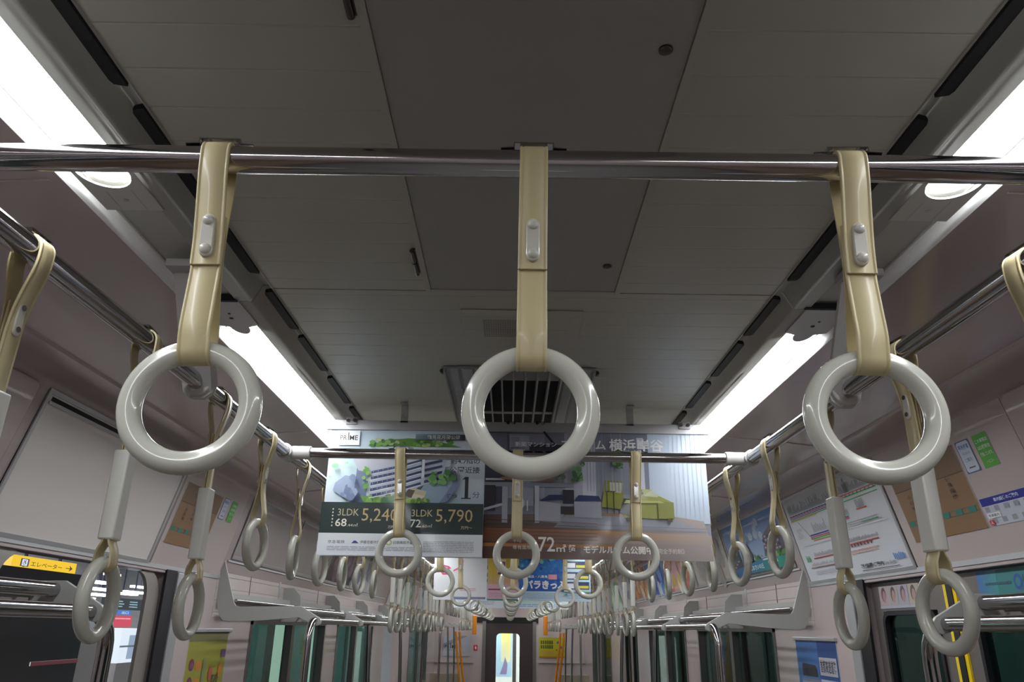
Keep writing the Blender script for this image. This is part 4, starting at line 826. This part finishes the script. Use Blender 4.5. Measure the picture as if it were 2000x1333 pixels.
# ------------------------------------------------------------------ side windows
wk = 1
for s in (-1, 1):
    for (a, b) in wins:
        o = bpy.data.objects.new('window_%d' % wk, None); C.objects.link(o); struct(o); wk += 1
        X = s*1.335
        fw = MB().box(*sorted((s*1.293, s*1.345)), a, a+0.022, 0.72, 1.525).box(*sorted((s*1.293, s*1.345)), b-0.022, b, 0.72, 1.525).box(*sorted((s*1.293, s*1.345)), a, b, 1.503, 1.525).box(*sorted((s*1.285, s*1.345)), a, b, 0.72, 0.745)
        m_ = (a+b)/2; fw.box(*sorted((s*1.30, s*1.345)), m_-0.03, m_+0.03, 0.745, 1.503)
        fw.build('window_frame', M_steel, o, smooth=0)
        MB().box(X-0.002, X+0.002, a+0.02, b-0.02, 0.74, 1.505).build('window_pane', M_glass, o, smooth=0)
        MB().box(*sorted((s*1.298, s*1.33)), a+0.022, a+0.034, 0.745, 1.503).build('window_seal', M_rubber, o, smooth=0)
# posters between door and window
yp = Print(0.435, 0.515, upright(-1, 3.215, 0.955, 1.297), '8c8c34', 0.002)
yp.rect(0, 0.93, 1, 1, '6c6a44'); yp.rect(0.0, 0.0, 1.0, 0.42, '888838'); rp = random.Random(4)
for i in range(3):
    yp.ell(0.13, 0.76-i*0.13, 0.06, 0.045, '6c3050'); yp.ell(0.14, 0.755-i*0.13, 0.035, 0.025, '8a4870'); yp.ell(0.30, 0.75-i*0.13, 0.07, 0.04, 'c07830')
yp.rect(0.50, 0.40, 0.95, 0.60, 'b4b4c4'); yp.lines(0.53, 0.42, 0.92, 0.56, 5, '5c5c88', 0.45, 0.1); yp.rect(0.52, 0.28, 0.95, 0.38, '9c4040'); yp.ell(0.62, 0.68, 0.05, 0.06, 'a85040'); yp.ell(0.87, 0.70, 0.05, 0.06, 'b87838'); yp.text('おいも', 0.66, 0.60, 0.84, 0.68, '3c4838', 0.03); yp.rect(0.40, 0.5, 0.46, 0.80, '7c8060'); yp.rect(0.85, 0.8, 0.97, 0.86, '60446c')
yp.rect(0.0, 0.05, 0.5, 0.24, '4c5488'); yp.rect(0.2, 0.08, 0.42, 0.2, 'c08850')
yp.thing('wall_poster', 'yellow food poster on the left wall beside the open door', 'poster')
bp = Print(0.45, 0.515, upright(1, 3.675, 0.955, 1.297), '24508c', 0.002)
bp.rect(0, 0, 0.55, 1, ['3c78a8', '3464a0', '3a68a8', '34609c']); bp.rect(0.55, 0, 1, 1, ['2068a8', '2468a8', '1c3c7c', '1c4080'])
bp.poly([(0.12, 0.72), (0.50, 0.72), (0.50, 0.78), (0.46, 0.81), (0.14, 0.82), (0.12, 0.80)], '2c2434'); bp.rect(0.08, 0.68, 0.54, 0.70, '7c6c78'); bp.rect(0.08, 0.30, 0.54, 0.68, '6c98b0'); bp.rect(0.22, 0.44, 0.54, 0.60, '2f6c58'); bp.rect(0.34, 0.54, 0.54, 0.62, '3f8060')
for i, t_ in enumerate(('首都高速道路', '料金所スタッフ', '募集中')):
    v = 0.74-i*0.165; bp.rect(0.57, v, 0.97, v+0.135, 'b4b4c0'); bp.text(t_, 0.59, v+0.02, 0.95, v+0.115, '2c2c38', 0.02)
bp.thing('wall_poster', 'blue toll booth staff poster on the right wall beside the closed door', 'poster')
for s, ya in ((-1, 3.205), (1, 3.215)):
    o = MB().box(*sorted((s*1.288, s*1.301)), ya, ya+0.47, 1.470, 1.484).build('poster_clip_rail', M_alu, smooth=0, bevel=0.002)
    tag(o, 'aluminium holding strip along the top of the %s poster' % {-1: 'yellow food', 1: 'blue toll booth'}[s], 'poster holder')

# ------------------------------------------------------------------ seats
for s in (-1, 1):
    for a, b, nm in ((-1.7, 1.5, 'near'), (3.62, 7.6, 'middle'), (10.1, 13.2, 'far')):
        t = thing('bench_seat', '%s brown bench seat along the %s wall' % (nm, SIDE[s]), 'seat', (s*1.05, a, FZ))
        L = b-a
        MB().box(*sorted((-s*0.24, s*0.20)), 0, L, 0.30, 0.44).build('cushion', M_seat, t, bevel=0.03)
        MB().box(*sorted((s*0.14, s*0.24)), 0, L, 0.44, 0.86).build('backrest', M_seat, t, bevel=0.02)
        MB().box(*sorted((-s*0.12, s*0.22)), 0.02, L-0.02, 0.0, 0.30).build('base', M_grey, t, smooth=0)
        for y in (-0.03, L): MB().box(*sorted((-s*0.24, s*0.24)), y, y+0.03, 0.25, 1.02).build('side_partition', M_beige, t, bevel=0.012)

# ------------------------------------------------------------------ end wall
ed = bpy.data.objects.new('door_%d' % dk, None); C.objects.link(ed); struct(ed); dk += 1
e = MB().box(-0.42, -0.235, 13.985, 14.03, FZ, 1.60).box(0.172, 0.40, 13.985, 14.03, FZ, 1.60).box(-0.235, 0.172, 13.985, 14.03, 1.425, 1.60).box(-0.235, 0.172, 13.985, 14.03, FZ, 0.45)
e.build('door_panel', M_doorbrown, ed, smooth=0)
for x in (-0.235, 0.172):
    sx = 1 if x < 0 else -1
    MB().prism([(x, 1.425)] + [(x+sx*(0.07-0.07*math.sin(R(q))), 1.425-0.07+0.07*math.cos(R(q))) for q in range(0, 91, 15)], lambda a, b, d: (a, d, b), 13.985, 14.03).build('door_corner', M_doorbrown, ed, smooth=0)
MB().box(-0.235, 0.172, 14.005, 14.008, 0.45, 1.425).build('door_glass', M_clear, ed, smooth=0)
for x in (-0.45, 0.43): struct(MB().box(x-0.03, x+0.03, 13.96, 14.0, FZ, 1.62).build('trim_%d' % n, M_steel, smooth=0)); n += 1
struct(MB().box(-0.62, 0.5, 13.97, 14.0, 1.60, 1.69).build('trim_%d' % n, M_dark, smooth=0)); n += 1
p = Print(0.465, 0.33, facing(-1.155, 13.99, 1.045), 'b4b8c4', 0.004)
p.poly([(0, 0.6), (0.6, 1), (0.9, 1), (0, 0.4)], '8c90a0'); p.text('PR', 0.06, 0.38, 0.22, 0.55, '202430', 0.02); p.rect(0.26, 0.38, 0.285, 0.66, '202430'); p.text('ME', 0.32, 0.38, 0.55, 0.55, '202430', 0.02); p.lines(0.1, 0.28, 0.4, 0.33, 1, '70788c', 0.5)
p.thing('wall_poster', 'grey poster with black brand lettering left of the end door', 'poster')
p = Print(0.465, 0.33, facing(0.512, 13.99, 1.04), 'b4b018', 0.004)
for i in range(6):
    for j in range(2): p.rect(0.06+i*0.08, 0.45+j*0.22, 0.12+i*0.08, 0.62+j*0.22, '55601c')
p.rect(0.06, 0.22, 0.6, 0.32, 'c89850'); p.blobs(0.65, 0.1, 0.95, 0.9, 14, 0.04, ['4c8850', 'c09030', '3c5c88', 'a84c30'], 71); p.rect(0, 0, 1, 0.08, 'b08020')
p.thing('wall_poster', 'yellow poster right of the end door', 'poster')
p = Print(0.07, 0.09, facing(-0.63, 13.99, 1.14), 'c03040', 0.003); p.ell(0.55, 0.5, 0.2, 0.3, 'e8d8d8'); p.thing('alarm_sign', 'small red sign between grey poster and end door', 'sign')
struct(MB().box(-1.37, -0.62, 13.975, 14.0, 0.94, 0.955).box(0.50, 1.37, 13.975, 14.0, 0.955, 0.97).build('trim_%d' % n, M_alu, smooth=0)); n += 1
# the next coach seen through the end door
struct(MB().box(-1.3, 1.3, 14.06, 19, FZ-0.05, FZ).box(-1.35, -1.3, 14.06, 19, FZ, 2.2).box(1.3, 1.35, 14.06, 19, FZ, 2.2).box(-1.3, 1.3, 19, 19.05, FZ, 2.2).box(-1.3, 1.3, 14.06, 19, 2.15, 2.2).build('wall_next_coach', M_white, smooth=0))
o = MB().box(-0.75, -0.45, 14.4, 18.5, 2.10, 2.14).box(0.45, 0.75, 14.4, 18.5, 2.10, 2.14).build('trim_%d' % n, M_lens, smooth=0); struct(o); n += 1
p = Print(0.34, 0.9, facing(-0.29, 16.0, 0.62), 'a8c4d8', 0.03); p.rect(0.35, 0.3, 0.9, 0.98, ['c8d0c0', 'e0d8a0', 'e8c848', 'e0d070']); p.poly([(0.3, 0.05), (0.7, 0.05), (0.75, 0.25), (0.6, 0.4), (0.5, 0.25)], '8878a0'); p.thing('door_window', 'pale blue lit inner door window of the next coach', 'window')
o = MB().box(0.06, 0.13, 15.6, 15.7, FZ, 1.5).build('partition_post', M_steel, smooth=0); tag(o, 'grey post inside the next coach seen through the end door', 'post')

# ------------------------------------------------------------------ outside: platform on the left, dark neighbour on the right
struct(MB().box(-12, -1.5, -3, 24, FZ-0.1, FZ).build('platform_ground', M_concrete, smooth=0))
struct(MB().box(-12, -1.45, -3, 24, 3.3, 3.4).box(-12.1, -12, -3, 24, FZ, 3.4).box(-12, -1.45, 24, 24.1, FZ, 3.4).build('platform_roof', M_roof, smooth=0))
struct(MB().box(1.9, 2.0, -3, 20, FZ-1, 3.0).build('wall_outside', M_teal, smooth=0))
ow = thing('platform_fitting', 'unseen', 'x') ; bpy.data.objects.remove(ow)
g = Print(0.94, 0.10, upright(-1, 6.195, 1.905, 4.0), 'f0c400', 0.06)
g.ell(0.17, 0.45, 0.04, 0.3, '28304c'); g.rect(0.12, 0.2, 0.24, 0.8, '28304c'); g.text('♿', 0.14, 0.25, 0.22, 0.75, 'd8e0f0'); g.text('エレベーター', 0.27, 0.28, 0.76, 0.68, '3c3408', 0.01); g.rect(0.82, 0.46, 0.92, 0.52, '2c2408'); g.poly([(0.88, 0.22), (0.94, 0.49), (0.88, 0.76), (0.90, 0.49)], '2c2408')
so = g.thing('platform_sign', 'yellow lit elevator sign with an arrow hanging over the platform', 'sign', M_lit)
for y in (6.4, 6.9): MB().box(-4.04, -4.02, y, y+0.02, 2.0, 3.3).build('hanger', M_outdark, so, smooth=0)
def outbox(nm, y0, y1, z0, z1, m, label, cat_, x=4.0, th=0.1):
    o = MB().box(-x-th, -x, y0, y1, z0, z1).build(nm, m, smooth=0); tag(o, label, cat_); return o
db = Print(0.86, 0.11, upright(-1, 7.70, 1.63, 4.0), '18242c', 0.06)
for i in range(3): db.lines(0.08, 0.2+i*0.22, 0.55, 0.36+i*0.22, 1, '90b8c0', 0.6, 0.1, i); db.lines(0.68, 0.2+i*0.22, 0.9, 0.36+i*0.22, 1, '90b8c0', 0.6, 0.1, i+4)
db.thing('departure_board', 'dark departure board seen through the open door', 'sign', M_lit)
q = Print(0.28, 0.045, upright(-1, 8.07, 1.580, 4.0), '4070c0', 0.02); q.text('出口', 0.3, 0.2, 0.8, 0.8, 'e0ecf8'); q.thing('exit_sign', 'small blue platform sign below the departure board', 'sign', M_lit)
q = Print(0.38, 0.11, upright(-1, 8.02, 1.465, 4.0), 'c84058', 0.02); q.lines(0.05, 0.6, 0.9, 0.85, 1, 'e8a0a8', 0.5); q.thing('red_board', 'red board under the blue platform sign', 'sign', M_lit)
q = Print(0.45, 0.33, upright(-1, 8.24, 1.12, 4.0), 'dce8f4', 0.3); q.rect(0.4, 0.1, 0.7, 0.8, '8ca0b8'); q.rect(0.0, 0.45, 1, 0.5, '505c68'); q = q.thing('vending_machine', 'white lit machine on the platform below the red board', 'machine', M_lit); MB().box(-4.3, -4.0, 8.24, 8.69, FZ, 1.119).build('body', M_grey, q, smooth=0)
outbox('platform_pillar', 7.38, 8.1, FZ, 1.36, M_grey, 'pale grey box on the platform seen below the strap ring', 'box')
outbox('platform_kiosk', 3.4, 7.2, FZ, 1.90, M_outdark, 'dark kiosk on the platform at the lower left', 'kiosk', 3.85, 0.1)
q = Print(0.7, 0.03, upright(-1, 6.5, 1.17, 3.845), '4a0f1a', 0.005); q.thing('red_reflection_bar', 'dim red reflection drawn as a glowing strip on the dark kiosk', 'reflection', M_lit)  # glowing strip drawn for a red reflection; no lamp on the kiosk
for k, (x, y, z, L) in enumerate(((4.8, 8.95, 1.93, 0.42), (5.0, 9.35, 1.87, 0.5), (5.2, 9.85, 1.82, 0.5), (5.4, 10.2, 1.775, 0.5), (5.6, 11.5, 1.92, 0.6), (5.8, 12.1, 2.02, 0.5), (6.0, 11.6, 2.17, 0.4), (6.2, 12.2, 1.93, 0.9), (6.4, 9.9, 2.25, 0.2), (4.5, 10.6, 2.3, 1.2), (4.5, 12.9, 2.3, 1.4), (4.5, 15.5, 2.3, 1.6))):
    o = MB().box(-x-0.08, -x, y, y+L, z, z+0.03).build('platform_lamp', M_platlamp, smooth=0)
    MB().box(-x-0.05, -x-0.03, y+L/2-0.01, y+L/2+0.01, z+0.03, 3.31).build('hanger', M_outdark, o, smooth=0)
    tag(o, 'white platform lamp seen through the open door, %s from the yellow sign' % ORD[k+1], 'lamp', 'white lamps over the platform')
for k, (y0, y1, c_, z1) in enumerate(((9.8, 10.6, 'e0e8e4', 1.7), (11.4, 11.9, '3c6c74', 1.8), (12.3, 13.2, 'c8d8d4', 1.6), (14.0, 15.6, 'f0ece0', 1.7), (16.2, 17.2, 'd89080', 1.6), (18.0, 19.5, 'e8f0e8', 1.7))):
    q = Print(y1-y0, z1-0.2, upright(-1, y0, 0.2, 4.4), c_, 0.1); q.rect(0.1, 0.1, 0.45, 0.8, '6c8c90'); q.thing('platform_board', 'lit board on the platform seen through the left windows, %s along' % ORD[k+1], 'board', M_lit)
for k, y in enumerate((9.2, 11.0, 13.6, 16.0)):
    o = MB().box(-3.1, -2.8, y, y+0.3, FZ, 3.3).build('platform_column', M_teal, smooth=0); tag(o, 'platform column outside the left windows, %s along' % ('first', 'second', 'third', 'fourth')[k], 'column')
for k, y in enumerate((2.3, 4.3, 4.75, 6.0, 6.6, 9.0, 11.0)):
    q = Print(0.16, 1.9, upright(1, y, 0.0, 1.9), ['a8d0cc', '9cc4c0', 'b4c8c8', 'c8a8b0', '88b8b0', 'a8d0cc', 'c8c0a0'][k], 0.01); q.thing('wall_panel', 'pale strip painted as a reflection behind the right windows, %s along' % ('first', 'second', 'third', 'fourth', 'fifth', 'sixth', 'seventh')[k], 'panel')  # pale stripes standing in for reflections in the right window glass
L_ = bpy.data.lights.new('platform_light', 'AREA'); L_.energy = 420; L_.shape = 'RECTANGLE'; L_.size = 3; L_.size_y = 12; lo = bpy.data.objects.new('platform_light', L_); lo.location = (-5, 9, 2.9); C.objects.link(lo)
L_ = bpy.data.lights.new('outside_wall_fill', 'AREA'); L_.energy = 55; L_.shape = 'RECTANGLE'; L_.size = 0.3; L_.size_y = 14; lo = bpy.data.objects.new('outside_wall_fill', L_); lo.location = (1.65, 7, 2.8); C.objects.link(lo)  # added fill that brightens the wall behind the right windows

L_ = bpy.data.lights.new('platform_roof_fill', 'AREA'); L_.energy = 160; L_.shape = 'RECTANGLE'; L_.size = 2; L_.size_y = 12; lo = bpy.data.objects.new('platform_roof_fill', L_); lo.location = (-6, 9, 2.45); lo.rotation_euler = (math.pi, 0, 0); C.objects.link(lo)  # added fill aimed upwards to brighten the platform roof

L_ = bpy.data.lights.new('platform_far_fill', 'AREA'); L_.energy = 500; L_.shape = 'RECTANGLE'; L_.size = 4; L_.size_y = 6; lo = bpy.data.objects.new('platform_far_fill', L_); lo.location = (-8, 18, 3.2); C.objects.link(lo)  # added fill for the otherwise dark far end of the platform
